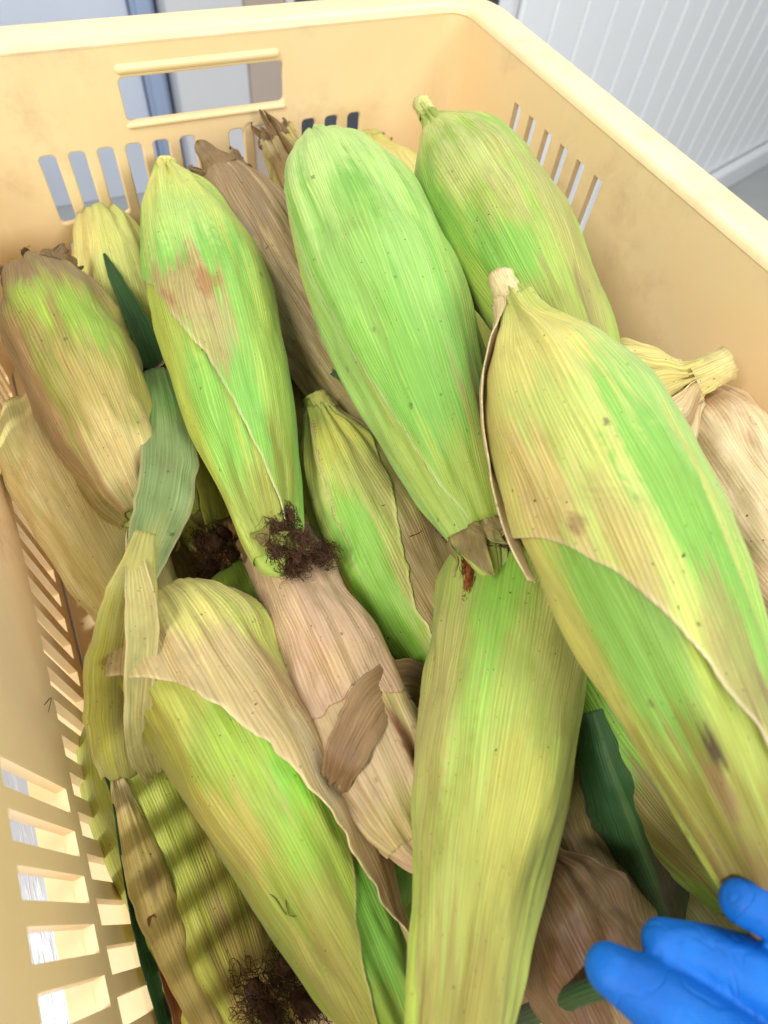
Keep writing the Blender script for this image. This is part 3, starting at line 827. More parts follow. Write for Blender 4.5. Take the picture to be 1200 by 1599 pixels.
def strands(name, origin, direction, n, length, spread, rad, mat, parent, seed, curl=0.35, droop=0.0, root=0.004, clump=None):
    """a matted tuft of dry silk: thin threads wound through an uneven clump, a few ends escaping"""
    rs = np.random.RandomState(seed)
    d0 = np.array(direction, float); d0 /= np.linalg.norm(d0)
    a0 = np.cross(d0, (0.31, 0.2, 0.9)); a0 /= np.linalg.norm(a0); b0 = np.cross(d0, a0)
    F = np.stack([d0, a0, b0])
    half = np.array([length * 0.75, root * 1.5 + length * spread * 0.35, root * 1.5 + length * spread * 0.35])
    ctr = np.array(origin) + d0 * length * 0.45
    vs, fs = [], []
    m = 12
    nz = Noise1(seed + 40)
    subs = [(ctr + (np.array((rs.uniform(-.8, .8), rs.uniform(-.75, .75), rs.uniform(-.5, .5))) * half) @ F, half * rs.uniform(.4, .75) * np.array((1.25, 1, .8))) for _ in range(6)]
    for i in range(n):
        ctr, half = subs[i % 6]
        q = rs.randn(3); q /= np.linalg.norm(q); q *= rs.uniform(0.1, 1.0) ** 0.5
        q[0] *= rs.uniform(0.6, 1.0)
        free = rs.rand() < 0.03
        d = np.array((1.0, 0, 0)) * rs.choice((1, 1, -1)) + rs.randn(3) * (0.7 + curl * 0.4)
        d /= np.linalg.norm(d)
        r = rad * rs.uniform(0.6, 1.4)
        step = (0.13 if not free else 0.2) * rs.uniform(0.6, 1.3)
        turn = rs.randn(3) * curl
        base = len(vs)
        for k in range(m):
            p = ctr + (q * half) @ F
            dd = (d * half) @ F; dd = dd / np.linalg.norm(dd)
            a = np.cross(dd, (0.3, 0.5, 0.8)); a /= np.linalg.norm(a); b = np.cross(dd, a)
            rr = r * (1 - 0.5 * k / m)
            for w in range(3):
                g = 2 * math.pi * w / 3
                vs.append(p + a * rr * math.cos(g) + b * rr * math.sin(g))
            turn = turn * 0.8 + rs.randn(3) * curl
            d = d + np.cross(turn, d) * 0.3
            lump = 0.7 + 0.6 * nz(q[1] * 2 + 5, q[2] * 2 + q[0] * 2 + 5)
            out = np.linalg.norm(q)
            if not free and out > lump: d = d - q / out * 0.7
            d /= np.linalg.norm(d)
            q = q + d * step
        for k in range(m - 1):
            for w in range(3):
                x0 = base + k * 3 + w; x1 = base + k * 3 + (w + 1) % 3
                fs.append((x0, x1, x1 + 3, x0 + 3))
    for ctr, half in subs:
        bmc = bmesh.new()
        bmesh.ops.create_icosphere(bmc, subdivisions=3, radius=1)
        bmc.verts.index_update()
        base = len(vs)
        for v in bmc.verts:
            q = np.array(v.co)
            k = 0.12 + 0.3 * nz(q[1] * 2 + 5, q[2] * 2 + q[0] * 2 + 5) + 0.2 * nz(q[0] * 6 + 9, q[1] * 6 + q[2] * 3 + 9)
            vs.append(ctr + (q * k * half) @ F)
        fs += [tuple(base + v.index for v in f.verts) for f in bmc.faces]
        bmc.free()
    return link(name, mesh_from(name, vs, fs), mat, parent)

def shards(ear, n, length, base, seed, at=1.0, spread=0.5, back=0.0):
    """withered husk tips curling off the end of an ear"""
    rs = np.random.RandomState(seed)
    for i in range(n):
        th0 = rs.uniform(-1.9, 1.9)
        w = rs.uniform(0.25, 0.6)
        L = length * rs.uniform(0.5, 1.2)
        nu, nv = 16, 9
        U, V = np.meshgrid(np.linspace(0, 1, nu), np.linspace(-1, 1, nv), indexing='ij')
        u0 = at - 0.05
        taper = (1 - U ** 1.6) * (0.75 + 0.25 * rs.rand()) + 0.05 * np.sin(U * 9)
        TH = th0 + V * w * taper + rs.uniform(-.4, .4) * U
        R = ear.radius(np.full(U.shape, u0), TH) + 0.0008 + U * L * spread * rs.uniform(-0.3, 1.0) + 0.0022 * np.sin(U * 7 + i) * U + 0.0012 * V * V
        ax = U * L * (1 - back * U)
        pts = ear.centre(np.full(U.shape, u0)) + ear.T * ax[..., None] + (np.cos(TH) * R)[..., None] * ear.N + (np.sin(TH) * R)[..., None] * ear.Bn
        C = ear.colour(U, TH, base, [(rs.rand(), th0 / 1.57, .5, .5, BRN, .7)], 0.9, i)
        ear.grid('husk_tip', U * 0.3, V, pts, C, M_LEAF, False, 0.0004, 11.0 * i, TH)

def make(key, name_label, **kw):
    e = Ear(key, **kw)
    base = e.A.copy()
    mid = (e.A + e.B) / 2
    e.root = empty('corn_ear', tuple(float(v) for v in mid))
    tag(e.root, name_label, 'corn', GROUP)
    return e

FULL_L, FULL_R = [(0, -100), (1, -100)], [(0, 100), (1, 100)]

# --- tall bright green ear in the middle of the pile
e = make(8, 'large bright green ear with pale husk fold, its tip against the dark silk', bend=(0.004, 0.002), pleat=0.7)
e.core(LIME2, [(.8, 0, .3, .8, LIME, .8)], 0.3)
e.leaf([(0, -170), (.5, -165), (1, -120)], [(0, -8), (.5, -15), (.8, -5), (1, 10)], u0=.0, u1=.97, off=.0005, base=G2, blobs=[(.15, -.6, .3, .5, LIME2, .7), (.8, -.4, .2, .4, LIME, .6)], dry=.15, k=1)
e.leaf([(0, -20), (.06, -44), (.2, -46), (.35, -43), (.65, -36), (.82, -24), (.93, -6)], [(0, 40), (.08, 120), (.5, 160), (.93, 110)], u0=.005, u1=.93, off=.0016, base=G1, dry=.1,
       blobs=[(.1, .1, .28, 1.2, (186, 214, 138), .85), (.3, .9, .4, .45, (170, 205, 112), .6), (.42, -.1, .2, .6, G2, .5), (.8, .62, .14, .35, (150, 140, 84), .75, .6), (.9, .2, .12, .8, LIME, .7), (.72, .9, .3, .3, OLIVE, .5)], liftL=.0012, edge=(214, 226, 170), k=2)
e.stalk(.001, e.r * .22, e.r * .18, (214, 218, 150), dark=YEL)
strands('silk', e.centre(np.array(.97)) + e.Bn * .006 + e.N * .004, (e.T * .3 + e.Bn * .5 + e.N * .25), 200, .017, .38, .00015, M_SILK, e.root, 5, .8, 0, .003).__setitem__('kind', 'stuff')
strands('rusty_silk', e.centre(np.array(.985)) - e.Bn * .007, (e.T * .9 - e.Bn * .35 + e.N * .1), 110, .014, .26, .00016, M_SILK_RED, e.root, 6, .5, 0, .002).__setitem__('kind', 'stuff')
shards(e, 5, .018, (176, 170, 96), 3, 1.0, .04)

# --- broad ear with yellow shoulder and dry rolled margin
e = make(6, 'broad ear with yellow pleated shoulder, cream cut stalk and a dry rolled husk margin', bend=(.004, .001), pleat=1.6, lump=.9)
e.core(LIME, [(.55, -.3, .3, .35, G1, .75), (.85, 0, .2, 1, OLIVE, .7), (.3, -.8, .3, .3, YEL, .6)], .3)
e.leaf([(0, -120), (.5, -125), (1, -100)], [(0, 10), (.5, 40), (.75, 60), (1, 60)], u0=.02, u1=.98, off=.0006, base=LIME, dry=.25, k=1,
       blobs=[(.52, -.22, .3, .32, G1, .85), (.4, -.75, .4, .25, YEL, .7), (.82, -.1, .16, .9, (138, 128, 52), .85), (.93, 0, .1, 1, (122, 92, 52), .8), (.69, -.04, .035, .07, DKB, .95), (.735, -.12, .035, .1, BRN, .8), (.65, .2, .1, .2, LIME, .6)])
e.leaf([(0, -80), (.1, -98), (.3, -98), (.35, -72), (.39, -40), (.45, -18), (.53, 0), (.69, 25), (.86, 50)], [(0, 80), (.15, 130), (.5, 150), (.86, 120)], u0=.015, u1=.86, off=.0016, base=LIME2, dry=.35, k=2, nu=130, nv=72,
       blobs=[(.12, 0, .13, 1.3, (216, 204, 116), .9), (.25, -.55, .2, .35, (204, 194, 108), .85), (.34, -.3, .14, .3, (206, 182, 116), .8, .6), (.44, .0, .12, .22, (188, 170, 104), .75, .6), (.4, .42, .26, .28, G1, .95, .1), (.62, .62, .2, .3, G1, .8, .2), (.22, .75, .14, .35, G2, .7), (.36, .95, .4, .2, G2, .7), (.6, .3, .1, .2, (164, 150, 88), .7, .8), (.74, .55, .1, .4, (150, 132, 82), .8, .8), (.395, -.2, .018, .12, BRN, .7)], liftL=.0016, edge=(222, 206, 168))
e.leaf([(0, -60), (.05, -96), (.15, -104), (.3, -96), (.42, -74)], [(0, -10), (.05, -20), (.1, -34), (.2, -52), (.3, -62), (.42, -66)], u0=.01, u1=.42, off=.0022, base=(214, 188, 138), dry=.6, k=3, liftL=.001, liftR=.003, nu=70, nv=24, blobs=[(.1, -.7, .1, .4, (196, 164, 120), .6)], edge=(226, 206, 166), curl=2, nm='rolled_margin')
e.stalk(.012, e.r * .21, e.r * .17, (222, 200, 148))

# --- left green ear with dark silk tip
e = make(7, 'slender green ear standing beside the long leaf, dark silk on its tip', bend=(.003, .003), pleat=.9)
e.core(LIME, [(.7, -.3, .3, .5, G1, .8)], .3)
e.leaf([(0, -150), (.5, -160), (1, -110)], [(0, 0), (.5, 0), (.8, 25), (1, 40)], u0=.0, u1=.985, off=.0005, base=LIME, dry=.2, k=1, blobs=[(.72, -.3, .22, .3, G1, .95), (.5, -.85, .4, .3, (176, 190, 78), .7), (.93, -.1, .1, .6, OLIVE, .7)])
e.leaf([(0, -80), (.14, -92), (.3, -74), (.4, -46), (.57, -19), (.81, 12), (.94, 32)], [(0, 80), (.3, 130), (.94, 100)], u0=.005, u1=.94, off=.0014, base=G1, dry=.2, k=2, liftL=.001, edge=(206, 200, 150),
       blobs=[(.08, 0, .14, 1.2, (212, 210, 120), .9), (.2, .1, .16, .8, (190, 204, 108), .8), (.27, -.1, .12, .35, G2, .6), (.43, -.25, .09, .4, (176, 146, 96), .8, .8), (.52, -.1, .1, .25, (178, 158, 104), .75, .8), (.44, -.45, .03, .12, RUST, .7), (.43, .02, .03, .12, RUST, .6), (.6, .55, .3, .35, LIME, .6), (.85, .45, .12, .4, OLIVE, .7), (.3, .75, .3, .3, LIME, .7)])
e.stalk(.003, e.r * .24, e.r * .2, (226, 216, 130), dark=YEL)
strands('silk', e.centre(np.array(.95)) + e.N * .010 + e.Bn * .002, (e.T * .9 + e.Bn * .25 + e.N * .05), 620, .015, .5, .00015, M_SILK, e.root, 15, .9, .25, .0042).__setitem__('kind', 'stuff')
strands('silk', e.centre(np.array(.99)) + e.Bn * .008, (e.T * .5 + e.Bn * .7 - e.N * .1), 620, .014, .6, .00015, M_SILK, e.root, 16, .9, .3, .0055).__setitem__('kind', 'stuff')
shards(e, 3, .011, OLIVE, 8, 1.0, .1)

# --- ear against the back right corner
e = make(9, 'olive and green ear with cut stalk leaning toward the right wall slots', bend=(.004, .004), pleat=1.1)
e.core(LIME2, [(.6, 0, .3, .8, G1, .5)], .3)
e.leaf([(0, -150), (1, -150)], [(0, -20), (.5, -10), (1, 0)], u0=.05, u1=.98, off=.0005, base=LIME, dry=.2, k=1, blobs=[(.45, -.5, .25, .4, G1, .6), (.15, -.5, .12, .8, LIME2, .8)])
e.leaf([(.05, -60), (.12, -88), (.3, -92), (.6, -84), (.96, -40)], [(.05, 60), (.12, 110), (.5, 140), (.96, 110)], u0=.055, u1=.96, off=.0014, base=(158, 186, 78), dry=.25, k=2, liftL=.0014,
       blobs=[(.16, .1, .1, 1.1, (196, 206, 116), .85), (.36, .15, .14, .5, (184, 190, 112), .8, .6), (.4, -.6, .2, .3, G1, .75), (.62, -.1, .16, .32, G1, .9, .1), (.6, .65, .3, .35, (172, 166, 88), .8, .6), (.76, .55, .06, .12, BRN, .75), (.85, .3, .12, .5, (150, 146, 74), .7), (.5, .15, .08, .3, (178, 176, 104), .7)])
e.stalk(.008, e.r * .19, e.r * .17, (206, 206, 130))

# --- dry brown ear behind
e = make(10, 'withered brown ear with ragged top, stub stalk wedged under the bright green ear', bend=(.002, 0), pleat=1.3, lump=1.4)
e.core((182, 160, 110), [(.3, 0, .25, .8, YEL, .4, .9), (.75, -.2, .3, .7, BRN, .9, 1.)], .85)
e.leaf([(.05, -120), (.5, -110), (1, -90)], [(.05, 60), (.5, 75), (1, 40)], u0=.06, u1=.97, off=.0008, base=(190, 166, 122), dry=1., k=1, liftR=.003, wave=.0008, blobs=[(.82, .1, .25, .7, (142, 118, 84), .9), (.55, -.3, .2, .5, (156, 132, 94), .8), (.2, 0, .15, .9, (196, 178, 112), .8), (.9, -.6, .2, .4, BRN, .8)])
e.leaf([(.5, 30), (.95, 20)], [(.5, 130), (.95, 120)], u0=.4, u1=.98, off=.0005, base=(186, 178, 96), dry=.5, k=2, blobs=[(.9, .8, .15, .6, TAN, .8)])
e.stalk(.006, e.r * .34, e.r * .32, (176, 140, 98), dark=BRN)
shards(e, 8, .018, (150, 122, 84), 21, 1.0, .3)
strands('silk', e.centre(np.array(1.0)), e.T, 60, .009, .6, .00015, M_SILK, e.root, 23, .6).__setitem__('kind', 'stuff')

# --- left back ear, brown shoulders
e = make(11, 'brown-shouldered ear with lime centre leaning in the back left corner', bend=(.003, 0), pleat=1.0, lump=1.3)
e.core(LIME, [(.9, 0, .25, 1.2, BRN, .9, 1.)], .5)
e.leaf([(0, -130), (1, -130)], [(0, 130), (1, 130)], u0=.0, u1=.97, off=.0007, base=(148, 144, 62), dry=.7, k=1, nv=72,
       blobs=[(.55, -.3, .22, .35, (136, 168, 54), .95, .3), (.3, -.1, .2, .5, (176, 156, 84), .8, .8), (.12, 0, .14, 1, (200, 178, 112), .8, .8), (.5, .75, .5, .4, (166, 132, 82), .95, 1.), (.75, .15, .12, .3, (150, 176, 58), .9), (.98, 0, .2, 1.6, (136, 112, 72), .97, 1.), (.86, -.7, .12, .5, (146, 122, 76), .9, 1.), (.5, -.95, .4, .25, (160, 150, 66), .8)])
shards(e, 7, .014, (140, 112, 70), 31, 1.0, .2)
strands('silk', e.centre(np.array(1.0)), e.T + e.N * .3, 30, .012, .6, .00013, M_SILK, e.root, 33, .6).__setitem__('kind', 'stuff')

# --- pale cream ear by the left wall
e = make(12, 'smooth cream husked ear lying along the slotted left wall', bend=(.002, 0), pleat=.6)
e.core((228, 210, 168), [(.1, -.6, .3, .6, (200, 206, 130), .6), (.8, .2, .3, .8, (200, 178, 118), .6)], .45)
e.leaf([(0, -120), (1, -90)], [(0, 95), (.5, 110), (1, 90)], u0=.03, u1=.97, off=.0008, base=(234, 216, 174), dry=.15, k=1, blobs=[(.12, -.5, .25, .5, (206, 204, 140), .7), (.3, .2, .25, .5, (230, 206, 170), .8), (.75, 0, .3, .9, (214, 196, 138), .8)])

# --- yellow ear whose tip pokes out above the dark gap
e = make(13, 'yellow-green ear beneath the long leaf, its pinched tip over the dark gap', pleat=1.2)
e.core(LIME2, [(.2, 0, .3, 1, LIME2, .6), (.9, 0, .2, 1, (196, 190, 70), .8)], .4)
e.leaf([(0, -110), (1, -80)], [(0, 60), (.5, 80), (1, 100)], u0=.0, u1=.96, off=.0009, base=(194, 200, 116), dry=.35, k=1, blobs=[(.1, -.5, .15, .4, (214, 200, 130), .8), (.85, 0, .15, .8, (188, 190, 62), .8)], liftL=.002)
e.leaf([(.6, 20), (1, 10)], [(.6, 120), (1, 90)], u0=.6, u1=1.0, off=.0018, base=(196, 194, 74), dry=.5, k=2, tiplift=.002, liftL=.002)
shards(e, 4, .014, (196, 170, 90), 41, 1.0, .1)

e = make(14, 'tan-green ear sunk between the slender green ear and the short-stalked ear', pleat=1.0)
e.core((190, 188, 104), [(.5, .4, .4, .5, TAN, .7), (.9, 0, .15, 1, YEL, .7)], .6)
e.leaf([(0, -100), (1, -60)], [(0, 40), (.6, 30), (1, 50)], u0=.0, u1=.97, off=.0009, base=(176, 184, 92), dry=.6, k=1, blobs=[(.6, .2, .3, .4, (190, 170, 112), .7)])

# --- ear with short stalk in the centre
e = make(4, 'green ear with tan streaked right flank and short tapered stalk, centre of pile', bend=(.003, -.003), pleat=1.5)
e.core(LIME, [(.5, .6, .4, .4, TAN, .8, .9)], .4)
e.leaf([(0, -30), (.2, -25), (.6, -30), (1, -10)], [(0, 120), (1, 130)], u0=.04, u1=.97, off=.0006, base=(178, 156, 104), dry=1., k=1, blobs=[(.25, .4, .15, .5, (170, 166, 92), .8), (.6, .3, .2, .3, (162, 138, 90), .7)])
e.leaf([(0, -60), (.1, -110), (.5, -130), (.95, -90)], [(0, 60), (.1, 62), (.3, 36), (.5, 12), (.7, 2), (.95, 0)], u0=.02, u1=.95, off=.0013, base=LIME2, dry=.35, k=2, liftR=.0004,
       blobs=[(.12, 0, .1, 1.2, (204, 204, 96), .85), (.28, .35, .15, .35, (176, 172, 92), .8, .8), (.45, -.2, .24, .34, (142, 198, 80), .95, .1), (.6, -.3, .2, .3, (134, 190, 58), .9), (.35, -.75, .3, .25, (140, 178, 50), .7), (.55, .12, .15, .14, TAN, .6), (.42, -.62, .1, .1, (186, 166, 80), .7)])
e.stalk(.004, e.r * .3, e.r * .22, (206, 206, 108))

# --- pinkish dry ear
e = make(3, 'pinkish tan dry ear with a torn brown husk strip across it', bend=(.002, 0), pleat=1.3)
e.core(PINK, [(.2, 0, .3, 1, (212, 190, 138), .7)], .7)
e.leaf([(.1, -130), (1, -110)], [(.1, 90), (.4, 120), (1, 100)], u0=.05, u1=.5, off=.0006, base=(198, 172, 130), dry=.7, k=1, blobs=[(.22, -.35, .09, .12, (110, 56, 30), .9), (.3, -.3, .08, .07, (128, 70, 40), .8), (.4, -.5, .12, .3, (198, 188, 110), .6), (.08, 0, .08, 1, (196, 180, 116), .7)])
e.leaf([(.4, -120), (1, -120)], [(.4, 120), (1, 120)], u0=.42, u1=.99, off=.0012, jag=.12, base=(194, 162, 130), dry=.7, k=2, liftL=.0005, blobs=[(.95, -.4, .12, .6, (120, 98, 70), .85, 1.), (.8, .3, .2, .4, (196, 168, 126), .6), (.47, -.2, .06, .5, (186, 156, 112), .6)], edge=(206, 180, 140))
shards(e, 4, .012, (130, 104, 74), 51, 1.0, .1)

# --- front centre ear
e = make(5, 'pale yellow-green smooth ear resting under the yellow-shouldered ear, white veins', bend=(.002, -.002), pleat=.7)
e.core(LIME2, [(.8, 0, .3, 1, LIME, .7)], .3)
e.leaf([(0, -120), (1, -100)], [(0, 0), (1, 0)], u0=.0, u1=.99, off=.0005, base=(176, 196, 86), dry=.2, k=1)
e.leaf([(0, -60), (.1, -105), (.35, -100), (.55, -72), (.75, -52), (.95, -40)], [(0, 60), (.1, 115), (.5, 120), (.95, 90)], u0=.005, u1=.95, off=.0013, base=(168, 184, 92), dry=.25, k=2, edge=(204, 190, 130),
       blobs=[(.08, 0, .12, 1.2, (178, 198, 88), .8), (.28, -.15, .2, .22, (136, 194, 74), .85, .1), (.45, -.15, .14, .2, (150, 192, 84), .6), (.3, .55, .2, .3, (190, 188, 112), .7, .4), (.5, -.55, .25, .3, (184, 168, 108), .6, .6), (.75, .1, .2, .7, (158, 158, 72), .8, .5), (.62, .3, .1, .4, (180, 178, 82), .6), (.92, 0, .12, 1, (150, 138, 64), .8)])

# --- front left ear with tan flap
e = make(1, 'lime ear with a loose tan dry husk flap, lowest against the silk clump', bend=(.003, .002), pleat=1.0)
e.core(G1, [(.2, 0, .3, 1, LIME, .7)], .3)
e.leaf([(0, -40), (1, -40)], [(0, 130), (1, 120)], u0=.0, u1=.99, off=.0005, base=(110, 176, 46), dry=.2, k=1, blobs=[(.7, .4, .2, .4, G1, .8), (.9, .2, .1, .5, LIME, .7)])
e.leaf([(0, -80), (.1, -125), (.5, -120), (.95, -70)], [(0, 60), (.3, 74), (.45, 60), (.55, 38), (.65, 14), (.8, -8), (.95, -30)], u0=.005, u1=.95, off=.0012, base=(154, 174, 66), dry=.35, k=2, edge=(206, 196, 130), liftR=.001,
       blobs=[(.15, -.4, .14, .6, (190, 190, 88), .8), (.36, .28, .13, .24, (124, 192, 46), .95, .1), (.28, -.05, .1, .25, (158, 194, 62), .7), (.5, -.05, .1, .2, (140, 186, 60), .7), (.42, -.45, .1, .3, (190, 170, 88), .7, .8), (.62, -.1, .12, .3, (170, 164, 78), .7, .7), (.3, -.8, .3, .3, (170, 160, 50), .7), (.75, -.4, .15, .5, (172, 160, 78), .7, .8)])
e.leaf([(0, -85), (.06, -76), (.11, -50), (.18, -20), (.3, 4), (.46, 22), (.62, 38), (.78, 56)], [(0, 60), (.06, 84), (.15, 98), (.3, 104), (.46, 98), (.62, 84), (.78, 62)], u0=.005, u1=.78, off=.0022, base=(190, 168, 112), dry=1., k=3, wave=.0011, liftL=.0036, liftR=.0018, edge=(214, 196, 150), nu=120, nv=44, nm='dry_flap',
       blobs=[(.06, .3, .08, .5, (202, 196, 104), .85), (.16, .75, .12, .3, (176, 190, 74), .8), (.25, .5, .1, .25, (164, 138, 90), .8), (.5, .55, .2, .2, (160, 132, 88), .8), (.4, .4, .15, .12, (206, 192, 150), .7)], curl=3)

# --- bottom left ear in the striped light
e = make(2, 'yellow-green ear on the crate floor striped by light through the left slots', pleat=.7)
e.core(LIME, [(.5, 0, .5, 1, (184, 184, 76), .7)], .4)
e.leaf([(0, -110), (1, -90)], [(0, 100), (1, 80)], u0=.02, u1=.97, off=.0008, base=(184, 188, 74), dry=.45, k=1, blobs=[(.5, .5, .3, .4, (164, 156, 62), .8, .7), (.8, .3, .2, .5, (150, 126, 62), .8, .8), (.4, -.2, .2, .3, (176, 196, 80), .6)])

e = make(16, 'green ear low down between the tan-flapped ear and the pinkish ear', pleat=.8)
e.core(G1, [], .2)
e.leaf([(0, -110), (1, -90)], [(0, 100), (1, 90)], u0=.0, u1=.97, off=.0009, base=(104, 176, 44), dry=.2, k=1, blobs=[(.08, 0, .1, 1, LIME, .6), (.5, -.5, .3, .3, G3, .7)])
strands('silk', e.centre(np.array(.02)) + e.N * .02, -e.T * .5 + e.N * .2, 220, .018, .8, .00015, M_SILK, e.root, 61, .9, .2, .006).__setitem__('kind', 'stuff')

e = make(24, 'dark green ear at the bottom between the lime ear and the pale smooth ear', pleat=.8)
e.core(G3, [], .2)
e.leaf([(0, -110), (1, -90)], [(0, 100), (1, 90)], u0=.0, u1=.97, off=.0009, base=(108, 160, 48), dry=.3, k=1, blobs=[(.5, 0, .2, .5, OLIVE, .6)])

e = make(26, 'tan ear lying lowest beside the dark gap under the long leaf', pleat=.8)
e.core((200, 168, 100), [], .6)
e.leaf([(0, -110), (1, -90)], [(0, 100), (1, 90)], u0=.0, u1=.97, off=.0009, base=(206, 172, 104), dry=.6, k=1, blobs=[(.6, 0, .3, .6, (176, 140, 80), .7)])

# --- ears on the right
e = make(17, 'yellow wrinkled butt of an ear with curved cut stalk touching the right wall', bend=(.004, 0), pleat=3.2, lump=1.6)
e.core((206, 194, 112), [(.15, 0, .15, 1, (200, 180, 110), .7), (.6, 0, .3, 1, LIME2, .6)], .5)
e.leaf([(.05, -90), (.5, -100), (1, -90)], [(.05, 30), (.5, 20), (1, 20)], u0=.08, u1=.9, off=.0012, base=(206, 192, 116), dry=.5, k=1, liftR=.0025, wave=.0006, nu=70, nv=60)
e.leaf([(.05, 10), (.5, 20), (.9, 30)], [(.05, 100), (.5, 110), (.9, 100)], u0=.06, u1=.9, off=.0025, base=(208, 184, 134), dry=.8, k=2, liftL=.003, wave=.0008, nu=70, nv=60, blobs=[(.15, .5, .1, .3, (150, 116, 70), .7)])
e.stalk(.010, e.r * .27, e.r * .24, (204, 190, 124), direction=tuple(-e.T * .8 + e.Bn * .05 + np.array((.35, .1, .0))))

e = make(23, 'cream and pinkish dry husked ear against the right wall below the cut stalk', pleat=1.4, lump=1.6)
e.core((214, 190, 144), [(.2, 0, .2, 1, PINK, .7)], .8)
e.leaf([(0, -100), (.5, -100), (1, -90)], [(0, 60), (.4, 90), (1, 90)], u0=.0, u1=.97, off=.0012, base=(212, 184, 140), dry=.8, k=1, liftL=.003, wave=.001, blobs=[(.12, 0, .14, .9, (190, 152, 112), .8), (.45, 0, .2, .8, (222, 204, 154), .8), (.3, -.4, .1, .2, (170, 132, 92), .6)])

e = make(18, 'vivid green ear mostly hidden beneath the broad yellow-shouldered ear', pleat=.8)
e.core(G1, [], .2)
e.leaf([(0, -110), (1, -90)], [(0, 110), (1, 90)], u0=.0, u1=.97, off=.0009, base=(110, 186, 52), dry=.2, k=1, blobs=[(.6, 0, .2, .5, LIME, .6)])

e = make(19, 'pale olive ear squeezed between the two large green ears at the back wall', bend=(.002, 0), pleat=1.1)
e.core((190, 190, 104), [(.15, 0, .2, 1, (206, 196, 120), .8)], .5)
e.leaf([(0, -100), (1, -90)], [(0, 100), (1, 90)], u0=.02, u1=.97, off=.0009, base=(190, 192, 100), dry=.5, k=1, blobs=[(.12, 0, .16, 1, (210, 196, 122), .85), (.75, .2, .2, .5, (170, 186, 84), .7)])
shards(e, 3, .01, CREAM, 71, .06, .2)

e = make(20, 'shaded green ear in the hollow below the broad ear', pleat=.8)
e.core(G3, [], .3)
e.leaf([(0, -110), (1, -90)], [(0, 100), (1, 90)], u0=.0, u1=.97, off=.0009, base=(112, 158, 48), dry=.3, k=1, blobs=[(.75, 0, .2, .9, (120, 92, 50), .8)])

e = make(21, 'brown stringy husked ear at the bottom of the crate beside the gloved fingers', pleat=1.6)
e.core((142, 112, 76), [], 1.)
e.leaf([(0, -110), (1, -90)], [(0, 60), (1, 90)], u0=.0, u1=.97, off=.0009, base=(126, 102, 70), dry=1., k=1, wave=.0008, liftR=.003, blobs=[(.5, 0, .2, .4, (110, 70, 40), .7), (.7, .3, .1, .3, (196, 172, 130), .7)])

e = make(27, 'olive brown ear at the crate floor below the pale smooth ear', pleat=1.0)
e.core(OLIVE, [], .8)
e.leaf([(0, -110), (1, -90)], [(0, 100), (1, 90)], u0=.0, u1=.97, off=.0009, base=(150, 138, 74), dry=.8, k=1, blobs=[(.6, 0, .3, .6, (128, 100, 62), .8)])

e = make(28, 'dull brown ear beneath the gloved fingertips in the hollow', pleat=1.0)
e.core(BRN, [], .8)
e.leaf([(0, -110), (1, -90)], [(0, 100), (1, 90)], u0=.0, u1=.97, off=.0009, base=(140, 116, 72), dry=.9, k=1, blobs=[(.4, 0, .3, .6, (120, 130, 60), .7)])

e = make(22, 'small withered ear tip standing up by the back wall slots', pleat=1.6, lump=2)
e.core((176, 160, 90), [(.9, 0, .15, 1, BRN, .8)], .7)
e.leaf([(0, -110), (1, -90)], [(0, 60), (1, 70)], u0=.3, u1=.99, off=.0009, base=(178, 166, 92), dry=.7, k=1, liftR=.003, wave=.001, blobs=[(.85, 0, .12, .8, (128, 96, 58), .8), (.95, .3, .06, .4, (196, 178, 140), .6)])
shards(e, 6, .016, (150, 120, 78), 81, 1.0, .1)
strands('silk', e.centre(np.array(.78)) - e.Bn * .012, e.T - e.N * .2, 120, .012, .5, .00015, M_SILK, e.root, 83, .8).__setitem__('kind', 'stuff')

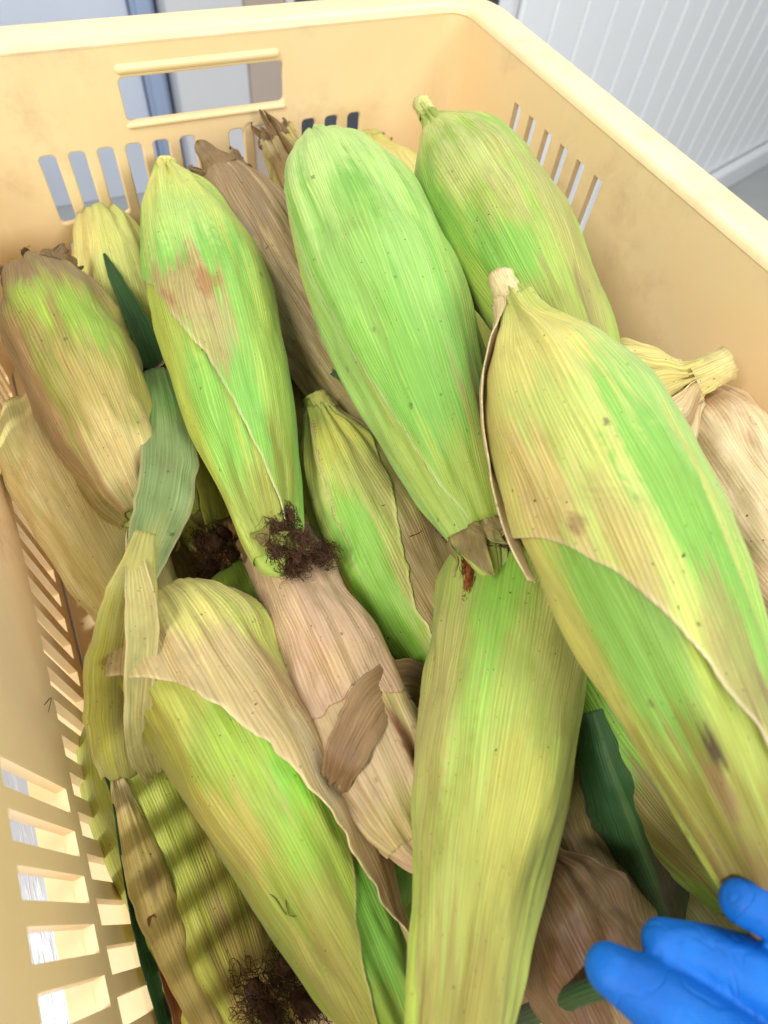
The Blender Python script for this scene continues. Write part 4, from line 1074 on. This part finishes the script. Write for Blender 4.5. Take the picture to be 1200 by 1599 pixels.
# ---------------------------------------------------------------- loose leaves
CAMV = np.array(CAM_LOC)
def ribbon(name, rows, base, parent, mat=None, dry=0.4, cup=0.0, wave=0.0, n=60, nv=22, seed=1, blobs=(), end_rag=0.0, thick=0.0004, tilt=0.0, edge=None):
    """leaf strip through (x, y, z, width) rows; cup bends it across, wave ruffles its margins"""
    S = spline(rows, n)
    P, Wd = S[:, :3], np.maximum(S[:, 3], 0.0006)
    T = np.gradient(P, axis=0); T /= np.linalg.norm(T, axis=1)[:, None]
    Nn = CAMV - P; Nn = Nn - T * (Nn * T).sum(1)[:, None]; Nn /= np.linalg.norm(Nn, axis=1)[:, None]
    X = np.cross(Nn, T)
    if tilt:
        a = np.linspace(0, tilt, n) if not hasattr(tilt, '__len__') else np.interp(np.linspace(0, 1, n), np.linspace(0, 1, len(tilt)), tilt)
        X, Nn = X * np.cos(a)[:, None] + Nn * np.sin(a)[:, None], Nn * np.cos(a)[:, None] - X * np.sin(a)[:, None]
    nz = Noise1(seed)
    U, V = np.meshgrid(np.linspace(0, 1, n), np.linspace(-1, 1, nv), indexing='ij')
    w = Wd[:, None] / 2 * (1 + (nz(U * 24, V * 0 + np.sign(V) * 2 + 4) - 0.5) * 0.12)
    h = cup * w * (V * V - 0.3) + wave * (nz(U * 12, V * 1.3 + 6) - 0.5) * (0.3 + np.abs(V)) + 0.00013 * np.sin(V * 17 + nz(U * 3, V) * 2)
    ax = (nz(V * 5 + 3, V * 0) - 0.5) * end_rag * sstep(0.85, 1.0, U)
    pts = P[:, None] + X[:, None] * (V * w)[..., None] + Nn[:, None] * h[..., None] + T[:, None] * ax[..., None]
    C = np.empty(U.shape + (4,)); C[..., :3] = lin(base); C[..., 3] = dry
    for b in blobs:
        u0, s0, ru, rs, colr, st = b[:6]
        d = np.sqrt(((U - u0) / ru) ** 2 + ((V - s0) / rs) ** 2) + (nz(V * 9, U * 3) - 0.5) * 0.9
        q = (sstep(1.25, 0.45, d) * st)[..., None]
        C[..., :3] = C[..., :3] * (1 - q) + np.array(lin(colr)) * q
    ew = (sstep(0.8, 1.0, np.abs(V)) * 0.6)[..., None]
    ec = np.array(lin(edge or tuple(min(255, int(v * 1.08 + 18)) for v in base)))
    C[..., :3] = C[..., :3] * (1 - ew) + ec * ew
    L = np.linalg.norm(np.diff(P, axis=0), axis=1).sum()
    uv = np.stack([V * Wd.max() * 500 + seed * 31, U * L * 1000 + seed * 57], -1).reshape(-1, 2)
    idx = np.arange(n * nv).reshape(n, nv)
    f = np.stack([idx[:-1, :-1], idx[:-1, 1:], idx[1:, 1:], idx[1:, :-1]], -1).reshape(-1, 4)
    me = mesh_from(name, pts.reshape(-1, 3), f, uv, C.reshape(-1, 4))
    o = link(name, me, mat or M_LEAF, parent)
    md = o.modifiers.new('thickness', 'SOLIDIFY'); md.thickness = thick; md.offset = 0
    return o

LF = empty('corn_leaf', RIBBONS['sheath'][2][:3])
tag(LF, 'long grey-green leaf with dark pointed blade draped down the left of the pile', 'leaf')
ribbon('leaf_blade', RIBBONS['blade'], (48, 88, 40), LF, dry=.1, cup=.5, seed=3, edge=(70, 108, 52))
ribbon('leaf_collar', [RIBBONS['blade'][-1][:3] + (RIBBONS['blade'][-1][3] * .9,), RIBBONS['sheath'][0][:3] + (RIBBONS['sheath'][0][3] * .9,)], (150, 128, 84), LF, n=6, seed=4)
ribbon('leaf_sheath', RIBBONS['sheath'], (128, 150, 90), LF, dry=.4, cup=-.25, wave=.004, seed=5, nv=30, edge=(196, 184, 138), blobs=[(.1, 0, .15, 1, (106, 150, 72), .8), (.92, 0, .3, 1.2, (166, 170, 90), .9), (.5, .6, .3, .3, (142, 164, 108), .6)])
ribbon('sheath_end', RIBBONS['sheath_end'], (176, 174, 92), LF, dry=.4, cup=-.15, wave=.003, seed=6, nv=30, end_rag=.006, edge=(206, 196, 110), blobs=[(.15, 0, .2, 1, (178, 168, 96), .7), (.6, -.5, .3, .4, (176, 170, 56), .7)])
ribbon('sheath_fold', RIBBONS['sheath_fold'], (188, 180, 112), LF, dry=.7, cup=.2, wave=.003, seed=7, end_rag=.006, edge=(222, 204, 150))

for nm, key, base, lab, kw in (
    ('dry_leaf', 'yellow_strip', (206, 186, 108), 'narrow dry yellow husk strip lying along the left wall', dict(dry=.7, cup=-.35, wave=.004, seed=11, blobs=[(.1, 0, .1, 1, (222, 206, 170), .6), (.45, .2, .08, .4, BRN, .6)])),
    ('green_leaf', 'green_strip', (40, 92, 52), 'thin dark green leaf blade squeezed between left wall and dry strip', dict(dry=.1, cup=.5, seed=12, edge=(66, 110, 66))),
    ('brown_leaf', 'brown_strip', (150, 92, 56), 'reddish brown dry leaf piece tucked behind the dry strip', dict(dry=.7, cup=.3, seed=13)),
    ('dark_leaf', 'dark_leaf', (46, 88, 42), 'broad dark green leaf in the hollow near the gloved fingers', dict(dry=.2, cup=-.7, wave=.0035, seed=14, edge=(70, 104, 52), blobs=[(.5, 0, .6, .08, (92, 124, 66), .8), (.8, .4, .3, .4, (74, 62, 36), .8)])),
    ('rolled_leaf', 'rolled_leaf', (60, 98, 56), 'rolled dark green leaf lying below the gloved fingers', dict(dry=.2, cup=-.9, seed=15)),
    ('leaf_scrap', 'bit', (52, 104, 56), 'tiny dark green leaf scrap stuck beside the withered brown ear', dict(dry=.1, cup=.3, seed=16, n=14, nv=8))):
    o = ribbon(nm, RIBBONS[key], base, None, **kw)
    tag(o, lab, 'leaf')
ear3 = [o for o in bpy.data.objects if o.type == 'EMPTY' and o.get('label', '').startswith('pinkish tan dry ear')][0]
ribbon('torn_husk', RIBBONS['torn'], (156, 124, 84), ear3, dry=1., cup=-.12, wave=.002, seed=17, end_rag=.006, n=50, nv=24, edge=(176, 146, 104), blobs=[(.2, .3, .3, .5, (186, 150, 108), .8), (.8, 0, .25, 1, (128, 98, 66), .8)])

# clumps of dark silk in the gaps
for key, n, L, lab in (('a', 700, .022, 'dark brown silk clump at the foot of the lime ear'), ('b', 900, .022, 'black-brown silk heap in the hollow left of the pinkish ear'), ('c', 600, .018, 'matted brown silk behind the pinched yellow tip')):
    p = SILKS[key]
    o = strands('corn_silk', p, (0.3, -0.8, -0.1), n, L, .7, .00017, M_SILK, None, ord(key), .7, .3, .008)
    tag(o, lab, 'silk', kind='stuff')

# single threads of silk stuck to the husks
def thread(rows, rad, mat, seed):
    S = spline(rows, max(6, len(rows) * 6))
    rs = np.random.RandomState(seed)
    vs, fs = [], []
    T = np.gradient(S, axis=0); T /= np.linalg.norm(T, axis=1)[:, None] + 1e-9
    for i, (p, t) in enumerate(zip(S, T)):
        a = np.cross(t, (0.2, 0.3, 0.9)); a /= np.linalg.norm(a); b = np.cross(t, a)
        r = rad * (1 - 0.5 * i / len(S)) * rs.uniform(.8, 1.2)
        for q in range(5): vs.append(p + a * r * math.cos(q * 1.2566) + b * r * math.sin(q * 1.2566))
    for i in range(len(S) - 1):
        for q in range(5): fs.append((i * 5 + q, i * 5 + (q + 1) % 5, i * 5 + 5 + (q + 1) % 5, i * 5 + 5 + q))
    return link('silk_thread', mesh_from('silk_thread', vs, fs), mat)
_a, _b, _c = 'tiny dark silk thread on the tan-flanked short-stalked ear', 'short silk thread near the frayed tip of the bright green ear', 'tiny silk thread on the pinkish tan dry ear'
TLAB = ['long kinked dark silk thread on the lime ear', 'faint silk thread running up to the kinked thread on the lime ear', 'forked dark silk thread on the green side of the broad ear',
        _a, _a, _a, _b, _b, _b, _c, _c, 'tiny silk thread on the slender green ear', 'hooked silk thread end on the lime ear', 'curled silk thread on the blank part of the left crate wall',
        'pale curved thread below the dark silk of the slender ear', 'long pale thread beside the tip of the bright green ear', 'tiny silk thread on the low green ear beside the pinkish ear', _c,
        'tiny silk thread on the pale smooth ear', 'dark branching thread at the top of the cream dry ear']
for i, rows in enumerate(STRANDS):
    if len(rows) < 3: rows = [rows[0], tuple((np.array(rows[0]) + np.array(rows[1])) / 2 + 0.0004), rows[1]]
    o = thread(rows, .00022, M_SILK if i not in (14, 15) else M_CUT, i)
    tag(o, TLAB[i], 'silk thread', 'loose silk threads on the husks')

# ---------------------------------------------------------------- gloved hand
def glove_material():
    m, nt, b, N, L = newmat('blue_nitrile')
    tc = nd(nt, 'ShaderNodeTexCoord')
    n1 = nd(nt, 'ShaderNodeTexNoise', i_Scale=60.0, i_Detail=3.0); L.new(tc.outputs['Object'], n1.inputs['Vector'])
    n2 = nd(nt, 'ShaderNodeTexNoise', i_Scale=900.0, i_Detail=2.0); L.new(tc.outputs['Object'], n2.inputs['Vector'])
    c = mixc(nt, mapr(nt, n1.outputs['Fac'], 0.35, 0.65, 0, 1), lin((0, 106, 196)), lin((0, 92, 180)))
    L.new(c, b.inputs['Base Color'])
    b.inputs['Roughness'].default_value = 0.6
    b.inputs['Specular IOR Level'].default_value = 0.35
    # folds of loose rubber
    n3 = nd(nt, 'ShaderNodeTexNoise', i_Scale=70.0, i_Detail=1.0, i_Distortion=1.2); L.new(tc.outputs['Object'], n3.inputs['Vector'])
    fold = math_n(nt, 'ABSOLUTE', math_n(nt, 'SUBTRACT', n3.outputs['Fac'], 0.5))
    fold = mapr(nt, fold, 0.0, 0.05, 0.0, 0.16)
    h = math_n(nt, 'ADD', math_n(nt, 'ADD', fold, math_n(nt, 'MULTIPLY', n1.outputs['Fac'], 1.6)), math_n(nt, 'MULTIPLY', n2.outputs['Fac'], 0.12))
    bu = nd(nt, 'ShaderNodeBump'); bu.inputs['Strength'].default_value = 0.55; bu.inputs['Distance'].default_value = 0.0022
    L.new(h, bu.inputs['Height']); L.new(bu.outputs[0], b.inputs['Normal'])
    return m

def tube(bm, rows, n=40, k=18):
    """closed round tube with rounded ends through (x, y, z, radius) rows"""
    S = spline(rows, n)
    P, R = S[:, :3], S[:, 3]
    T = np.gradient(P, axis=0); T /= np.linalg.norm(T, axis=1)[:, None]
    rings = []
    def ring(p, t, r):
        a = np.cross(t, (0.3, 0.4, 0.85)); a /= np.linalg.norm(a); b = np.cross(t, a)
        return [bm.verts.new(tuple(p + a * r * math.cos(2 * math.pi * q / k) + b * r * math.sin(2 * math.pi * q / k))) for q in range(k)]
    for j in range(6, 0, -1):
        g = math.pi / 2 * j / 6.6; rings.append(ring(P[0] - T[0] * R[0] * math.sin(g), T[0], R[0] * math.cos(g)))
    for p, t, r in zip(P, T, R): rings.append(ring(p, t, r))
    for j in range(1, 7):
        g = math.pi / 2 * j / 6.6; rings.append(ring(P[-1] + T[-1] * R[-1] * math.sin(g), T[-1], R[-1] * math.cos(g)))
    for a, b in zip(rings, rings[1:]):
        for q in range(k): bm.faces.new((a[q], a[(q + 1) % k], b[(q + 1) % k], b[q]))
    bm.faces.new(rings[0]); bm.faces.new(rings[-1])

def hand():
    bm = bmesh.new()
    rad = {'index': (.0058, .0080, .0088, .0100), 'middle': (.0056, .0076, .0086, .0100), 'ring': (.0054, .0074, .0084, .0096), 'little': (.0060, .0074, .0084, .0092), 'thumb': (.0088, .0104, .0112, .0130)}
    wr = np.array(HAND['wrist'][0])
    for k, rr in rad.items():
        tube(bm, [tuple(p) + (r,) for p, r in zip(HAND[k], rr)])
        b = np.array(HAND[k][-1])
        tube(bm, [tuple(b) + (rr[-1],), tuple((b * .5 + wr * .5)) + (.0135,), tuple(wr) + (.016,)])
    bases = [np.array(HAND[k][-1]) for k in ('index', 'middle', 'ring', 'little')]
    for t in (0.08, 0.35, 0.6):
        tube(bm, [tuple(b * (1 - t) + wr * t) + (.0125,) for b in bases])
    tube(bm, [tuple(HAND['thumb'][-1]) + (.0135,), tuple((np.array(HAND['thumb'][-1]) + bases[0] * 1) / 2) + (.012,), tuple(bases[1] * .6 + wr * .4) + (.013,)])
    tube(bm, [tuple(wr) + (.026,), tuple(wr * .6 + np.array(HAND['wrist'][1]) * .4) + (.027,), tuple(HAND['wrist'][1]) + (.031,)])
    bmesh.ops.recalc_face_normals(bm, faces=bm.faces)
    o = bpy.data.objects.new('gloved_hand', bm_mesh('gloved_hand', bm))
    COL.objects.link(o)
    md = o.modifiers.new('r', 'REMESH'); md.mode = 'VOXEL'; md.voxel_size = 0.0008
    ms = o.modifiers.new('s', 'SMOOTH'); ms.factor = 0.5; ms.iterations = 5
    dg = bpy.context.evaluated_depsgraph_get()
    me = bpy.data.meshes.new_from_object(o.evaluated_get(dg))
    o.modifiers.clear()
    o.data = me
    me.materials.clear(); me.materials.append(glove_material())
    me.polygons.foreach_set('use_smooth', [True] * len(me.polygons))
    tag(o, 'hand in a blue nitrile glove reaching into the crate', 'hand')
hand()
